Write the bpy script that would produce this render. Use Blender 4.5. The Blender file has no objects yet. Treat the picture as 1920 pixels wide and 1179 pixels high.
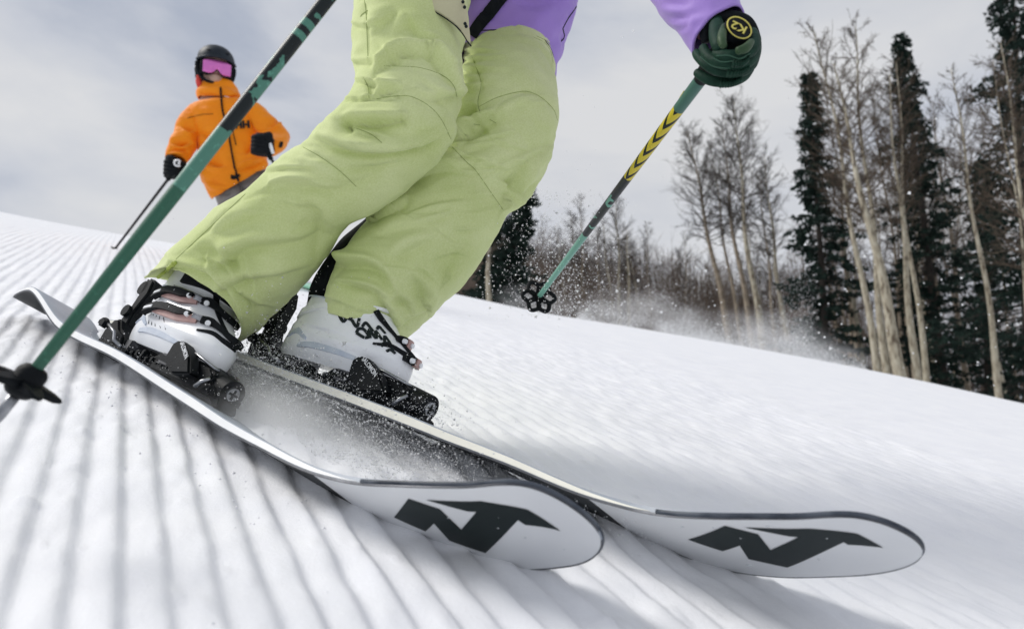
import bpy, bmesh, math, random
import numpy as np
from mathutils import Vector, Matrix
from mathutils.bvhtree import BVHTree

random.seed(7)
rng = np.random.default_rng(7)
SC = bpy.context.scene
COL = SC.collection

# ------------------------------------------------------------------ camera, sky, sun
FPX = 1280.0                                   # 24 mm lens on a 36 mm wide frame, 1920 px wide photograph
UPC = np.array([.038, .97, .24]); UPC /= np.linalg.norm(UPC)      # the vertical, seen in camera axes (right, up, depth)
FWC = np.array([0, 0, 1.]) - UPC * UPC[2]; FWC /= np.linalg.norm(FWC)
RTC = np.cross(UPC, FWC)
M3 = np.stack([RTC, FWC, UPC])                 # camera axes -> world
CAM = np.array([0., 0., .36])
def W(c): return np.asarray(c, float) @ M3.T + CAM
def Wd(c): return np.asarray(c, float) @ M3.T
def toC(p): return (np.asarray(p, float) - CAM) @ M3
def P(x, y, d): return W(np.stack([(np.asarray(x, float) - 960) / FPX * d, -(np.asarray(y, float) - 589.5) / FPX * d, np.asarray(d, float) + 0 * np.asarray(x, float)], -1))
def proj(p):
    c = toC(p); return 960 + FPX * c[..., 0] / c[..., 2], 589.5 - FPX * c[..., 1] / c[..., 2], c[..., 2]

cd = bpy.data.cameras.new('camera'); cam = bpy.data.objects.new('camera', cd); COL.objects.link(cam)
cd.lens = 24; cd.sensor_width = 36; cd.clip_end = 2000; cd.clip_start = .02
r_, u_, b_ = Wd([1, 0, 0]), Wd([0, 1, 0]), -Wd([0, 0, 1])
mw = Matrix.Identity(4)
for i in range(3):
    mw[i][0], mw[i][1], mw[i][2], mw[i][3] = r_[i], u_[i], b_[i], CAM[i]
cam.matrix_world = mw
cd.dof.use_dof = True; cd.dof.focus_distance = 1.28; cd.dof.aperture_fstop = 4.2
SC.camera = cam
SC.view_settings.view_transform = 'Standard'; SC.view_settings.look = 'None'
SC.view_settings.exposure = 0.10; SC.view_settings.gamma = 1; SC.view_settings.use_curve_mapping = False

SUN_EL, SUN_AZ = math.radians(46), math.radians(272)   # azimuth clockwise from +Y: behind the camera, to its left
wd = bpy.data.worlds.new('World'); SC.world = wd; wd.use_nodes = True
nt = wd.node_tree; nt.nodes.clear()
def N(t, **k):
    n = nt.nodes.new(t)
    for a, v in k.items(): setattr(n, a, v)
    return n
out = N('ShaderNodeOutputWorld'); bg = N('ShaderNodeBackground'); bg.inputs['Strength'].default_value = .078
sky = N('ShaderNodeTexSky', sky_type='NISHITA', sun_disc=False)
sky.sun_elevation = SUN_EL; sky.sun_rotation = SUN_AZ; sky.air_density = 1.0; sky.dust_density = 1.5
tc = N('ShaderNodeTexCoord'); mp = N('ShaderNodeMapping'); mp.inputs['Scale'].default_value = (1.0, 1.0, 2.6)
mp.inputs['Location'].default_value = (4.62, 2.49, 1.09)
n1 = N('ShaderNodeTexNoise'); n1.inputs['Scale'].default_value = 2.2; n1.inputs['Detail'].default_value = 7; n1.inputs['Roughness'].default_value = .52; n1.inputs['Distortion'].default_value = .25
rp = N('ShaderNodeValToRGB')
rp.color_ramp.elements[0].position = .35; rp.color_ramp.elements[0].color = (5.2, 5.7, 6.8, 1)
rp.color_ramp.elements[1].position = .63; rp.color_ramp.elements[1].color = (8.9, 8.95, 9.1, 1)
e = rp.color_ramp.elements.new(.47); e.color = (7.2, 7.5, 8.2, 1)
mx = N('ShaderNodeMix', data_type='RGBA'); mx.inputs['Factor'].default_value = .93
L = nt.links.new
L(tc.outputs['Generated'], mp.inputs['Vector']); L(mp.outputs[0], n1.inputs['Vector']); L(n1.outputs['Fac'], rp.inputs['Fac'])
L(sky.outputs[0], mx.inputs[6]); L(rp.outputs[0], mx.inputs[7]); L(mx.outputs[2], bg.inputs['Color']); L(bg.outputs[0], out.inputs['Surface'])

sd = bpy.data.lights.new('sun', 'SUN'); sun = bpy.data.objects.new('sun', sd); COL.objects.link(sun)
sd.energy = 1.95; sd.angle = math.radians(21); sd.color = (1, .965, .91)
sdir = Vector((math.sin(SUN_AZ) * math.cos(SUN_EL), math.cos(SUN_AZ) * math.cos(SUN_EL), math.sin(SUN_EL)))
sun.rotation_euler = sdir.to_track_quat('Z', 'Y').to_euler()

# ------------------------------------------------------------------ helpers
def vnoise(p, seed=0):
    p = np.asarray(p, float); i = np.floor(p).astype(np.int64); fr = p - i; fr = fr * fr * (3 - 2 * fr)
    def h(a, b, c):
        n = (a * 374761393 + b * 668265263 + c * 1274126177 + seed * 974634777) & 0xffffffff
        n = ((n ^ (n >> 13)) * 1274126177) & 0xffffffff
        n = n ^ (n >> 16)
        return (n & 0xffff) / 32767.5 - 1
    x, y, z = i[..., 0], i[..., 1], i[..., 2]; u, v, w = fr[..., 0], fr[..., 1], fr[..., 2]
    l = lambda a, b, t: a + (b - a) * t
    return l(l(l(h(x, y, z), h(x + 1, y, z), u), l(h(x, y + 1, z), h(x + 1, y + 1, z), u), v),
             l(l(h(x, y, z + 1), h(x + 1, y, z + 1), u), l(h(x, y + 1, z + 1), h(x + 1, y + 1, z + 1), u), v), w)
def fbm(p, o=4, seed=0):
    p = np.asarray(p, float); a = 1.; s = 0
    for k in range(o): s = s + a * vnoise(p * 2 ** k + 17.3 * k, seed + k); a *= .5
    return s
def herm(xs, ys, x):
    xs = np.asarray(xs, float); ys = np.asarray(ys, float); x = np.asarray(x, float)
    if ys.ndim == 1: ys = ys[:, None]; flat = True
    else: flat = False
    h = np.diff(xs)[:, None]; d = np.diff(ys, axis=0) / h
    m = np.zeros_like(ys); m[1:-1] = (d[:-1] * h[1:] + d[1:] * h[:-1]) / (h[1:] + h[:-1]); m[0] = d[0]; m[-1] = d[-1]
    i = np.clip(np.searchsorted(xs, x) - 1, 0, len(xs) - 2); hh = np.diff(xs)[i][:, None]; u = ((x - xs[i]) / hh[:, 0])[:, None]
    r = (2 * u**3 - 3 * u**2 + 1) * ys[i] + (u**3 - 2 * u**2 + u) * hh * m[i] + (-2 * u**3 + 3 * u**2) * ys[i + 1] + (u**3 - u**2) * hh * m[i + 1]
    return r[:, 0] if flat else r

def empty(name, loc, label, cat, group=None, kind=None):
    o = bpy.data.objects.new(name, None); COL.objects.link(o); o.location = Vector(loc); o.empty_display_size = .1
    o['label'] = label; o['category'] = cat
    if group: o['group'] = group
    if kind: o['kind'] = kind
    return o
def origin_of(o):
    v = Vector((0, 0, 0))
    while o is not None: v = v + o.location; o = o.parent
    return v
def mk(name, v, f, mat, parent=None, smooth=True, **props):
    v = np.asarray(v, float).reshape(-1, 3)
    if parent is not None: v = v - np.array(origin_of(parent))
    me = bpy.data.meshes.new(name)
    if isinstance(f, np.ndarray) and f.ndim == 2:
        n, k = f.shape
        me.vertices.add(len(v)); me.vertices.foreach_set('co', v.astype(np.float32).ravel())
        me.loops.add(n * k); me.loops.foreach_set('vertex_index', f.astype(np.int32).ravel())
        me.polygons.add(n); me.polygons.foreach_set('loop_start', np.arange(0, n * k, k, dtype=np.int32))
        me.update(calc_edges=True); me.validate()
    else:
        me.from_pydata([tuple(a) for a in v], [], [tuple(int(i) for i in q) for q in f]); me.update()
    if mat is not None: me.materials.append(mat)
    me.polygons.foreach_set('use_smooth', [bool(smooth)] * len(me.polygons))
    o = bpy.data.objects.new(name, me); COL.objects.link(o)
    if parent is not None: o.parent = parent
    for k, val in props.items(): o[k] = val
    return o
def fixn(o):
    bm = bmesh.new(); bm.from_mesh(o.data); bmesh.ops.recalc_face_normals(bm, faces=bm.faces); bm.to_mesh(o.data); bm.free(); return o
def autosmooth(o, ang=35):
    me = o.data; bm = bmesh.new(); bm.from_mesh(me)
    for ed in bm.edges:
        if len(ed.link_faces) == 2 and ed.calc_face_angle(0) > math.radians(ang): ed.smooth = False
    bm.to_mesh(me); bm.free(); return o
def gridf(nr, nc, close=False, off=0):
    i = np.arange(nr - 1)[:, None]; j = np.arange(nc if close else nc - 1)[None, :]; j2 = (j + 1) % nc
    return np.stack([i * nc + j, i * nc + j2, (i + 1) * nc + j2, (i + 1) * nc + j], -1).reshape(-1, 4) + off
class MB:
    """collects vertices and faces of one mesh"""
    def __init__(s): s.v = []; s.f = []; s.n = 0
    def add(s, v, f):
        v = np.asarray(v, float).reshape(-1, 3); s.v.append(v); s.f.extend([[int(a) + s.n for a in q] for q in f]); s.n += len(v); return s
    def tube(s, pts, rad, seg=8, cap=True):
        pts = np.asarray(pts, float); n = len(pts); rad = np.broadcast_to(np.asarray(rad, float), (n,))
        t = np.gradient(pts, axis=0); t /= np.linalg.norm(t, axis=1)[:, None] + 1e-12
        a = np.array([0, 0, 1.]) if abs(t[0][2]) < .9 else np.array([1., 0, 0])
        u = np.cross(t[0], a); u /= np.linalg.norm(u); V = []
        th = np.linspace(0, 2 * np.pi, seg, endpoint=False)
        for i in range(n):
            u = u - t[i] * (u @ t[i]); u /= np.linalg.norm(u) + 1e-12; w = np.cross(t[i], u)
            V.append(pts[i] + rad[i] * (np.cos(th)[:, None] * u + np.sin(th)[:, None] * w))
        f = gridf(n, seg, True).tolist()
        if cap: f.append(list(range(seg))[::-1]); f.append([(n - 1) * seg + k for k in range(seg)])
        return s.add(np.concatenate(V), f)
    def loft(s, rings, cap=True):
        n = len(rings); k = len(rings[0]); f = gridf(n, k, True).tolist()
        if cap: f.append(list(range(k))[::-1]); f.append([(n - 1) * k + q for q in range(k)])
        return s.add(np.concatenate(rings), f)
    def ball(s, c, r, nu=10, nv=7, ax=None):
        ax = np.eye(3) if ax is None else ax; r = np.broadcast_to(np.asarray(r, float), (3,))
        rings = []
        for k in range(nv):
            ph = math.pi * (k + .02) / (nv - 1 + .04); th = np.linspace(0, 2 * np.pi, nu, endpoint=False)
            q = np.stack([np.cos(th) * math.sin(ph) * r[0], np.sin(th) * math.sin(ph) * r[1], np.full(nu, math.cos(ph)) * r[2]], -1)
            rings.append(np.asarray(c) + q @ ax)
        return s.loft(rings)
    def build(s, name, mat, parent=None, smooth=True, sharp=None, **k):
        o = mk(name, np.concatenate(s.v), s.f, mat, parent, smooth, **k); fixn(o)
        if sharp: autosmooth(o, sharp)
        return o

def build_each(m, name, mat, parent=None, smooth=True, sharp=None, bv=0, **k):
    r = []; n0 = 0; i = 0
    cnt = [len(a) for a in m.v]; edges = np.cumsum([0] + cnt)
    buckets = [[] for _ in cnt]
    for f in m.f: buckets[int(np.searchsorted(edges, f[0], 'right')) - 1].append(f)
    for q, (v, fs) in enumerate(zip(m.v, buckets)):
        o = mk(name, v, [[a - int(edges[q]) for a in f] for f in fs], mat, parent, smooth, **k); fixn(o)
        if bv: bev(o, bv)
        elif sharp: autosmooth(o, sharp)
        r.append(o)
    return r
def lin(c):
    c = np.asarray(c, float) / 255.; return tuple(np.where(c <= .04045, c / 12.92, ((c + .055) / 1.055) ** 2.4))
def mat(name, col, rough=.6, col2=None, scale=8, bump=0, bscale=60, metal=0, spec=.5, detail=4, lo=.35, hi=.65, coat=0, sheen=0, stretch=None):
    m = bpy.data.materials.new(name); m.use_nodes = True; t = m.node_tree; b = t.nodes['Principled BSDF']
    b.inputs['Base Color'].default_value = (*col, 1); b.inputs['Roughness'].default_value = rough; b.inputs['Metallic'].default_value = metal
    b.inputs['Specular IOR Level'].default_value = spec
    if coat: b.inputs['Coat Weight'].default_value = coat; b.inputs['Coat Roughness'].default_value = .12
    if sheen: b.inputs['Sheen Weight'].default_value = sheen; b.inputs['Sheen Roughness'].default_value = .5
    tcn = t.nodes.new('ShaderNodeTexCoord'); src = tcn.outputs['Object']
    if stretch:
        mpn = t.nodes.new('ShaderNodeMapping'); mpn.inputs['Scale'].default_value = stretch; t.links.new(src, mpn.inputs[0]); src = mpn.outputs[0]
    if col2 is not None:
        nz = t.nodes.new('ShaderNodeTexNoise'); nz.inputs['Scale'].default_value = scale; nz.inputs['Detail'].default_value = detail
        r = t.nodes.new('ShaderNodeValToRGB'); r.color_ramp.elements[0].position = lo; r.color_ramp.elements[1].position = hi
        r.color_ramp.elements[0].color = (*col, 1); r.color_ramp.elements[1].color = (*col2, 1)
        t.links.new(src, nz.inputs['Vector']); t.links.new(nz.outputs['Fac'], r.inputs['Fac']); t.links.new(r.outputs[0], b.inputs['Base Color'])
    if bump:
        n2 = t.nodes.new('ShaderNodeTexNoise'); n2.inputs['Scale'].default_value = bscale; n2.inputs['Detail'].default_value = 5
        bp = t.nodes.new('ShaderNodeBump'); bp.inputs['Strength'].default_value = bump; bp.inputs['Distance'].default_value = .002
        t.links.new(src, n2.inputs['Vector']); t.links.new(n2.outputs['Fac'], bp.inputs['Height']); t.links.new(bp.outputs[0], b.inputs['Normal'])
    return m
BLACK = mat('black_plastic', (.003, .0045, .006), .55, (.008, .010, .012), 40, .25, 300, spec=.14)
BLACKF = mat('black_fabric', (.004, .006, .008), .8, (.009, .011, .014), 60, .5, 500, spec=.2)
STEEL = mat('brushed_steel', (.40, .41, .43), .3, (.22, .23, .25), 50, metal=1)
WHITEP = mat('white_shell_plastic', (.90, .915, .935), .3, (.85, .87, .90), 14, .05, 90, coat=.3)
PINK = mat('rose_metal', (.50, .31, .28), .4, (.42, .25, .23), 60)
GRAINM = bpy.data.materials.new('snow_grain'); GRAINM.use_nodes = True
_t = GRAINM.node_tree; _o = _t.nodes['Material Output']; _d = _t.nodes.new('ShaderNodeBsdfDiffuse'); _tr = _t.nodes.new('ShaderNodeBsdfTranslucent'); _m = _t.nodes.new('ShaderNodeMixShader')
_d.inputs[0].default_value = (.975, .98, .985, 1); _tr.inputs[0].default_value = (.975, .98, .985, 1); _m.inputs[0].default_value = .65
_t.links.new(_d.outputs[0], _m.inputs[1]); _t.links.new(_tr.outputs[0], _m.inputs[2]); _t.links.new(_m.outputs[0], _o.inputs['Surface'])
INK = mat('black_print', (.006, .013, .014), .5, spec=.25)

def text_mesh(txt, size, ex=.0003, shear=0, bold=0):
    c = bpy.data.curves.new('lettering', 'FONT'); c.body = txt; c.size = size; c.extrude = ex; c.align_x = 'CENTER'; c.align_y = 'CENTER'; c.shear = shear; c.offset = bold; c.resolution_u = 3
    o = bpy.data.objects.new('lettering', c); COL.objects.link(o); dg = bpy.context.evaluated_depsgraph_get()
    me = bpy.data.meshes.new_from_object(o.evaluated_get(dg)); v = np.array([tuple(a.co) for a in me.vertices]); f = [list(p.vertices) for p in me.polygons]
    bpy.data.objects.remove(o); bpy.data.curves.remove(c); bpy.data.meshes.remove(me); return v, f
def crumbs(name, pts, size, label, m=None):
    pts = np.asarray(pts); n = len(pts); b = np.array([[1, 0, 0], [0, 1, 0], [-1, 0, 0], [0, -1, 0], [0, 0, 1], [0, 0, -1.]]); v = b[None] * (.55 + .6 * rng.random((n, 6, 1))) + rng.normal(0, .16, (n, 6, 3)); q = rng.random(n) * 6.283
    c, s = np.cos(q)[:, None], np.sin(q)[:, None]; v = np.stack([v[..., 0] * c - v[..., 1] * s, v[..., 0] * s + v[..., 1] * c, v[..., 2] * .8], -1) * np.asarray(size)[:, None, None] + pts[:, None, :]
    f = (np.array([[0, 1, 4], [1, 2, 4], [2, 3, 4], [3, 0, 4], [1, 0, 5], [2, 1, 5], [3, 2, 5], [0, 3, 5]])[None] + 6 * np.arange(n)[:, None, None]).reshape(-1, 3)
    return mk(name, v, f, m or GRAINM, None, True, kind='stuff', label=label)
def grains(name, pts, size, label=None, m=None):
    pts = np.asarray(pts); n = len(pts); size = np.broadcast_to(np.asarray(size, float), (n,))
    b = np.array([[1, 1, 1], [1, -1, -1], [-1, 1, -1], [-1, -1, 1]]) * .62
    q = rng.normal(size=(n, 4)); q /= np.linalg.norm(q, axis=1)[:, None]; w, x, y, z = q.T
    R = np.stack([np.stack([1 - 2 * (y*y + z*z), 2 * (x*y - z*w), 2 * (x*z + y*w)], -1), np.stack([2 * (x*y + z*w), 1 - 2 * (x*x + z*z), 2 * (y*z - x*w)], -1), np.stack([2 * (x*z - y*w), 2 * (y*z + x*w), 1 - 2 * (x*x + y*y)], -1)], 1)
    v = pts[:, None, :] + np.einsum('nij,kj->nki', R, b) * size[:, None, None]
    f = (np.array([[0, 1, 2], [0, 3, 1], [0, 2, 3], [1, 3, 2]])[None] + 4 * np.arange(n)[:, None, None]).reshape(-1, 3)
    o = mk(name, v, f, m or GRAINM, None, True, kind='stuff')
    if label: o['label'] = label
    return o

def mist(name, c, ax, dens, nscale, label, seed=0.):
    """an ellipsoid of suspended powder: soft at its rim, uneven inside"""
    m = bpy.data.materials.new(name); m.use_nodes = True; t = m.node_tree; t.nodes.clear(); o = t.nodes.new('ShaderNodeOutputMaterial'); v = t.nodes.new('ShaderNodeVolumePrincipled')
    v.inputs['Color'].default_value = (.985, .985, .99, 1); v.inputs['Anisotropy'].default_value = .2
    tc = t.nodes.new('ShaderNodeTexCoord'); ln = t.nodes.new('ShaderNodeVectorMath'); ln.operation = 'LENGTH'; t.links.new(tc.outputs['Object'], ln.inputs[0])
    mr = t.nodes.new('ShaderNodeMapRange'); mr.interpolation_type = 'SMOOTHSTEP'; mr.inputs['From Min'].default_value = 1.; mr.inputs['From Max'].default_value = .15; t.links.new(ln.outputs['Value'], mr.inputs['Value'])
    mp = t.nodes.new('ShaderNodeMapping'); mp.inputs['Location'].default_value = (seed, seed * 2, 0); mp.inputs['Scale'].default_value = nscale; nz = t.nodes.new('ShaderNodeTexNoise'); nz.inputs['Scale'].default_value = 1.; nz.inputs['Detail'].default_value = 4; nz.inputs['Roughness'].default_value = .6; t.links.new(tc.outputs['Object'], mp.inputs[0]); t.links.new(mp.outputs[0], nz.inputs['Vector'])
    m2 = t.nodes.new('ShaderNodeMapRange'); m2.inputs['From Min'].default_value = .36; m2.inputs['From Max'].default_value = .66; t.links.new(nz.outputs['Fac'], m2.inputs['Value'])
    a = t.nodes.new('ShaderNodeMath'); a.operation = 'MULTIPLY'; t.links.new(mr.outputs[0], a.inputs[0]); t.links.new(m2.outputs[0], a.inputs[1]); b = t.nodes.new('ShaderNodeMath'); b.operation = 'MULTIPLY'; b.inputs[1].default_value = dens; t.links.new(a.outputs[0], b.inputs[0]); t.links.new(b.outputs[0], v.inputs['Density']); t.links.new(v.outputs[0], o.inputs['Volume'])
    mb = MB(); mb.ball((0, 0, 0), (1.02, 1.02, 1.02), 24, 16); o_ = mb.build(name, m, None, False, kind='stuff', label=label)
    ax = np.asarray(ax, float); M = Matrix.Identity(4)
    for i in range(3):
        for j in range(3): M[i][j] = ax[j][i]
        M[i][3] = c[i]
    o_.matrix_world = M; return o_
SC.cycles.volume_bounces = 8; SC.cycles.volume_max_steps = 128

# ------------------------------------------------------------------ the slope: a tilted groomed plane that rounds off to a crest
NP = np.array([.167, .983, -.071]); NP /= np.linalg.norm(NP)
DP = np.array([(235 - 960) / FPX, (589.5 - 375) / FPX, 1.]); DP -= NP * (DP @ NP); DP /= np.linalg.norm(DP)   # along the grooming grooves
BP = np.cross(NP, DP)                                                                                       # across them, to the right
H0 = -.345
def ab(c): c = np.asarray(c, float); return c @ DP, c @ BP, c @ NP - H0
def plane(a, b, h): return W(np.asarray(a)[..., None] * DP + np.asarray(b)[..., None] * BP + (H0 + np.asarray(h))[..., None] * NP)
def broad(a, b):
    r = np.hypot(a, b); s = np.clip((b / (r + 1e-6) + .3) / 1.2, 0, 1); r0 = 4 - 2 * s; k = .0008 + .0030 * s + .0062 * s * (1 - s)
    q = np.clip(r - r0, 0, None); rl = .085 / (2 * k)
    h = np.where(q < rl, -k * q * q, -k * rl * rl - .085 * (q - rl))
    h = h + .05 * vnoise(np.stack([a / 2.6, b / 2.6, 0 * a], -1), 3) * np.clip((r - 3) / 4, 0, 1) + .35 * vnoise(np.stack([a / 14, b / 14, 0 * a], -1), 4) * np.clip((r - 12) / 20, 0, 1)
    return h
PITCH = .041

# skis, fitted to the photograph: direction, edge angle, bend (z) and side cut (w) along the length
SZ = np.array([0, .06, .13, .22, .34, .5, .75, 1.0, 1.3, 1.55, 1.68, 1.77])
SWX = np.array([0.0, .05, .1, .15, .2, .3, .45, .7, 1.0, 1.3, 1.55, 1.68, 1.74, 1.77])
PN = [1110.9177, 1041.6985, 0.6979, 0.9074, -0.1569, 0.4965, 0.5876, 0.0206, 0.0069, -0.0219, -0.047, -0.0598, -0.0551, -0.0406, -0.0245, -0.0157, 0.0327, 0.0085, 0.0251, 0.149, 0.1664, 0.1711, 0.1801, 0.1831, 0.1554, 0.1244, 0.1104, 0.1074, 0.1129, 0.127, 0.074, 0.004, 0.004, 0.5095]
PF = [1727.2756, 1051.6712, 0.7275, 0.9705, -0.1523, 0.38, 0.53, 0.0085, -0.0075, -0.034, -0.0584, -0.0641, -0.0505, -0.0379, -0.0294, -0.0200, -0.030, -0.036, -0.036, 0.1499, 0.1721, 0.1761, 0.1901, 0.1919, 0.1536, 0.1245, 0.1114, 0.1063, 0.1123, 0.126, 0.092, 0.012, 0.004, 0.4886]
class Ski:
    def __init__(s, p):
        px, py, z0, az, el, s.roll, s.tw = p[:7]; s.zc = np.array(p[7:19]); s.wc = np.array(p[19:-1]); s.ex = p[-1]
        s.P0 = np.array([(px - 960) / FPX * z0, -(py - 589.5) / FPX * z0, z0])
        s.t = np.array([math.cos(el) * math.sin(az), math.sin(el), -math.cos(el) * math.cos(az)])
        n = NP - s.t * (NP @ s.t); s.n = n / np.linalg.norm(n); l = np.cross(s.n, s.t)
        if l[2] < 0: l = -l
        s.l = l; s.u0 = s.n * math.cos(s.roll) + l * math.sin(s.roll)
    def w(s, x):
        w = np.maximum(herm(SWX, s.wc, x), 0); e = np.clip(x / .10, 0, 1); return w * np.maximum(1 - (1 - e) ** 2, 0) ** s.ex * np.clip((1.77 - x) / .004, 0, 1) ** .5
    def pt(s, x, y, z):
        """camera-space point at x from the tip, y across (away from camera positive), z above the base"""
        x, y, z = np.broadcast_arrays(np.asarray(x, float), np.asarray(y, float), np.asarray(z, float))
        r = s.roll + s.tw * np.clip(.6 - x, 0, 1); sh = x.shape
        C = s.P0 - x[..., None] * s.t + herm(SZ, s.zc, x.ravel()).reshape(sh)[..., None] * s.u0
        u = s.n * np.cos(r)[..., None] + s.l * np.sin(r)[..., None]; yy = s.l * np.cos(r)[..., None] - s.n * np.sin(r)[..., None]
        return C + yy * y[..., None] + u * z[..., None]
    def th(s, x): return np.interp(x, [0, .3, .7, 1.2, 1.77], [.005, .009, .0165, .0165, .009])
    def frame(s, x=.95):
        B = s.pt(x, 0, .019); return B, s.t, s.pt(x, 1, .019) - B, s.pt(x, 0, 1.019) - B
SKN, SKF = Ski(PN), Ski(PF)
# ------------------------------------------------------------------ snow surface
def snow_h(a, b):
    h = broad(a, b)
    # berm thrown up between the skis and under the far ski's buried edge
    for sk, amp, sig, ya in ((SKF, .022, .08, 1.), (SKN, .010, .07, 1.)):
        xs = np.linspace(.40, 1.7, 40); e_ = sk.pt(xs, ya * sk.w(xs) / 2, 0); ea, eb, eh = ab(e_)
        near = (a > ea.min() - .4) & (a < ea.max() + .4) & (b > eb.min() - .4) & (b < eb.max() + .4)
        q = np.stack([a[near], b[near]], -1); d = np.full(len(q), 9.)
        for i in range(len(xs) - 1):
            p0 = np.array([ea[i], eb[i]]); p1 = np.array([ea[i + 1], eb[i + 1]]); dv = p1 - p0
            k = np.clip(((q - p0) @ dv) / (dv @ dv), 0, 1); d = np.minimum(d, np.linalg.norm(q - p0 - k[:, None] * dv, axis=1))
        g = np.exp(-(d / sig) ** 2) * amp; g = g * (1 + .22 * fbm(np.stack([q[:, 0] / .05, q[:, 1] / .05, 0 * q[:, 0]], -1), 3, 9))
        h[near] += g
    r = np.hypot(a, b)
    amp = .0062 * (np.interp(b, [-9, .45, .8, 1.2, 3], [1, 1, .45, .2, .14])) * np.interp(r, [1.3, 2.4, 4.5, 9, 14], [1, .75, .42, .18, 0])
    # freshly skied strip behind the skis is scraped smooth
    wob = .0045 * vnoise(np.stack([a / .9, b / .7, 0 * a], -1), 5) + .0012 * vnoise(np.stack([a / .12, b / .05, 0 * a], -1), 6)
    q = (b + wob) / PITCH
    amp = amp * (1 + .18 * vnoise(np.stack([a / .25, np.floor(q), 0 * a], -1), 8))
    fr = q - np.floor(q)
    # torn-up, heaped powder between the two skis hides the grooves
    xs = np.linspace(.50, 1.45, 30); m0 = SKN.pt(xs, SKN.w(xs) * .5, 0 * xs) * .66 + SKF.pt(xs, SKF.w(xs) * .5, 0 * xs) * .34; ma, mb_, mh = ab(m0); d = np.full(a.shape, 9.); sel = np.hypot(a - ma.mean(), b - mb_.mean()) < 1.2; qq = np.stack([a[sel], b[sel]], -1)
    d[sel] = np.min(np.hypot(qq[:, None, 0] - ma[None], qq[:, None, 1] - mb_[None]), axis=1); heap = np.exp(-(d / .12) ** 2); amp = amp * (1 - .9 * heap)
    h = h + heap * (.016 + .010 * fbm(np.stack([a / .09, b / .07, 0 * a], -1), 4, 31))
    prof = np.where(fr < .69, .5 - .5 * np.cos(np.pi * (fr / .69) ** .8), .5 + .5 * np.cos(np.pi * (fr - .69) / .31)) * 1.15
    h = h + amp * (prof - .7)
    det = np.clip((9 - r) / 5, 0, 1)
    h = h + det * (.0030 * fbm(np.stack([a / .06, b / .03, 0 * a], -1), 3, 11) + .004 * vnoise(np.stack([a / .4, b / .3, 0 * a], -1), 12))
    crumbs = np.clip(vnoise(np.stack([a / .016, b / .016, 0 * a + 3], -1), 14) - .76, 0, 1) * .02
    return h + crumbs * np.clip((2.6 - r) / 1.5, 0, 1)
def stretch(lo, hi, step, out, grow=1.16):
    core = np.arange(lo, hi, step); x = []; s = step; v = core[-1]
    while v < out: s *= grow; v += s; x.append(v)
    y = []; s = step; v = lo
    while v > -out: s *= grow; v -= s; y.append(v)
    return np.concatenate([y[::-1], core, x])
bb = stretch(-1.25, 2.1, .0042, 320, 1.14)
a1 = np.arange(.15, 2.4, .011); a2 = [2.4]; s_ = .011
while a2[-1] < 420: s_ = min(s_ * 1.06, 12); a2.append(a2[-1] + s_)
a0 = [.15]; s_ = .03
while a0[-1] > -40: s_ *= 1.3; a0.append(a0[-1] - s_)
aa = np.concatenate([a0[::-1][:-1], a1, a2])
AA, BB = np.meshgrid(aa, bb, indexing='ij')
HH = snow_h(AA.ravel(), BB.ravel())
SV = plane(AA.ravel(), BB.ravel(), HH)
snowm = bpy.data.materials.new('groomed_snow'); snowm.use_nodes = True
t = snowm.node_tree; bs = t.nodes['Principled BSDF']; bs.inputs['Base Color'].default_value = (.88, .89, .915, 1); bs.inputs['Roughness'].default_value = .75; bs.inputs['Specular IOR Level'].default_value = .25
tcn = t.nodes.new('ShaderNodeTexCoord'); na = t.nodes.new('ShaderNodeTexNoise'); na.inputs['Scale'].default_value = 190; na.inputs['Detail'].default_value = 6; na.inputs['Roughness'].default_value = .65
nb = t.nodes.new('ShaderNodeTexNoise'); nb.inputs['Scale'].default_value = 9; nb.inputs['Detail'].default_value = 6
ad = t.nodes.new('ShaderNodeMath'); ad.operation = 'MULTIPLY_ADD'; ad.inputs[1].default_value = 2.5
bp = t.nodes.new('ShaderNodeBump'); bp.inputs['Strength'].default_value = .5; bp.inputs['Distance'].default_value = .002
cr = t.nodes.new('ShaderNodeValToRGB'); cr.color_ramp.elements[0].position = .3; cr.color_ramp.elements[1].position = .7
cr.color_ramp.elements[0].color = (.84, .85, .885, 1); cr.color_ramp.elements[1].color = (.90, .905, .925, 1)
for s0 in (na, nb): t.links.new(tcn.outputs['Object'], s0.inputs['Vector'])
t.links.new(nb.outputs['Fac'], ad.inputs[0]); t.links.new(na.outputs['Fac'], ad.inputs[2]); t.links.new(ad.outputs[0], bp.inputs['Height']); t.links.new(bp.outputs[0], bs.inputs['Normal'])
t.links.new(nb.outputs['Fac'], cr.inputs['Fac']); t.links.new(cr.outputs[0], bs.inputs['Base Color'])
mk('snow_slope', SV, gridf(len(aa), len(bb))[:, ::-1], snowm, None, True, kind='structure', label='groomed snow slope with corduroy grooves')
def snow_at(a, b):
    """height of the modelled surface at (a, b), read back from the grid"""
    i = np.clip(np.searchsorted(aa, a) - 1, 0, len(aa) - 2); j = np.clip(np.searchsorted(bb, b) - 1, 0, len(bb) - 2); G = HH.reshape(len(aa), len(bb)); u = (a - aa[i]) / (aa[i + 1] - aa[i]); v = (b - bb[j]) / (bb[j + 1] - bb[j])
    return G[i, j] * (1 - u) * (1 - v) + G[i + 1, j] * u * (1 - v) + G[i, j + 1] * (1 - u) * v + G[i + 1, j + 1] * u * v
def ground_z(c):
    """height of the snow above/below a camera-space point, along the slope normal"""
    a, b, h = ab(np.atleast_2d(c)); return h - broad(a, b)
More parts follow.
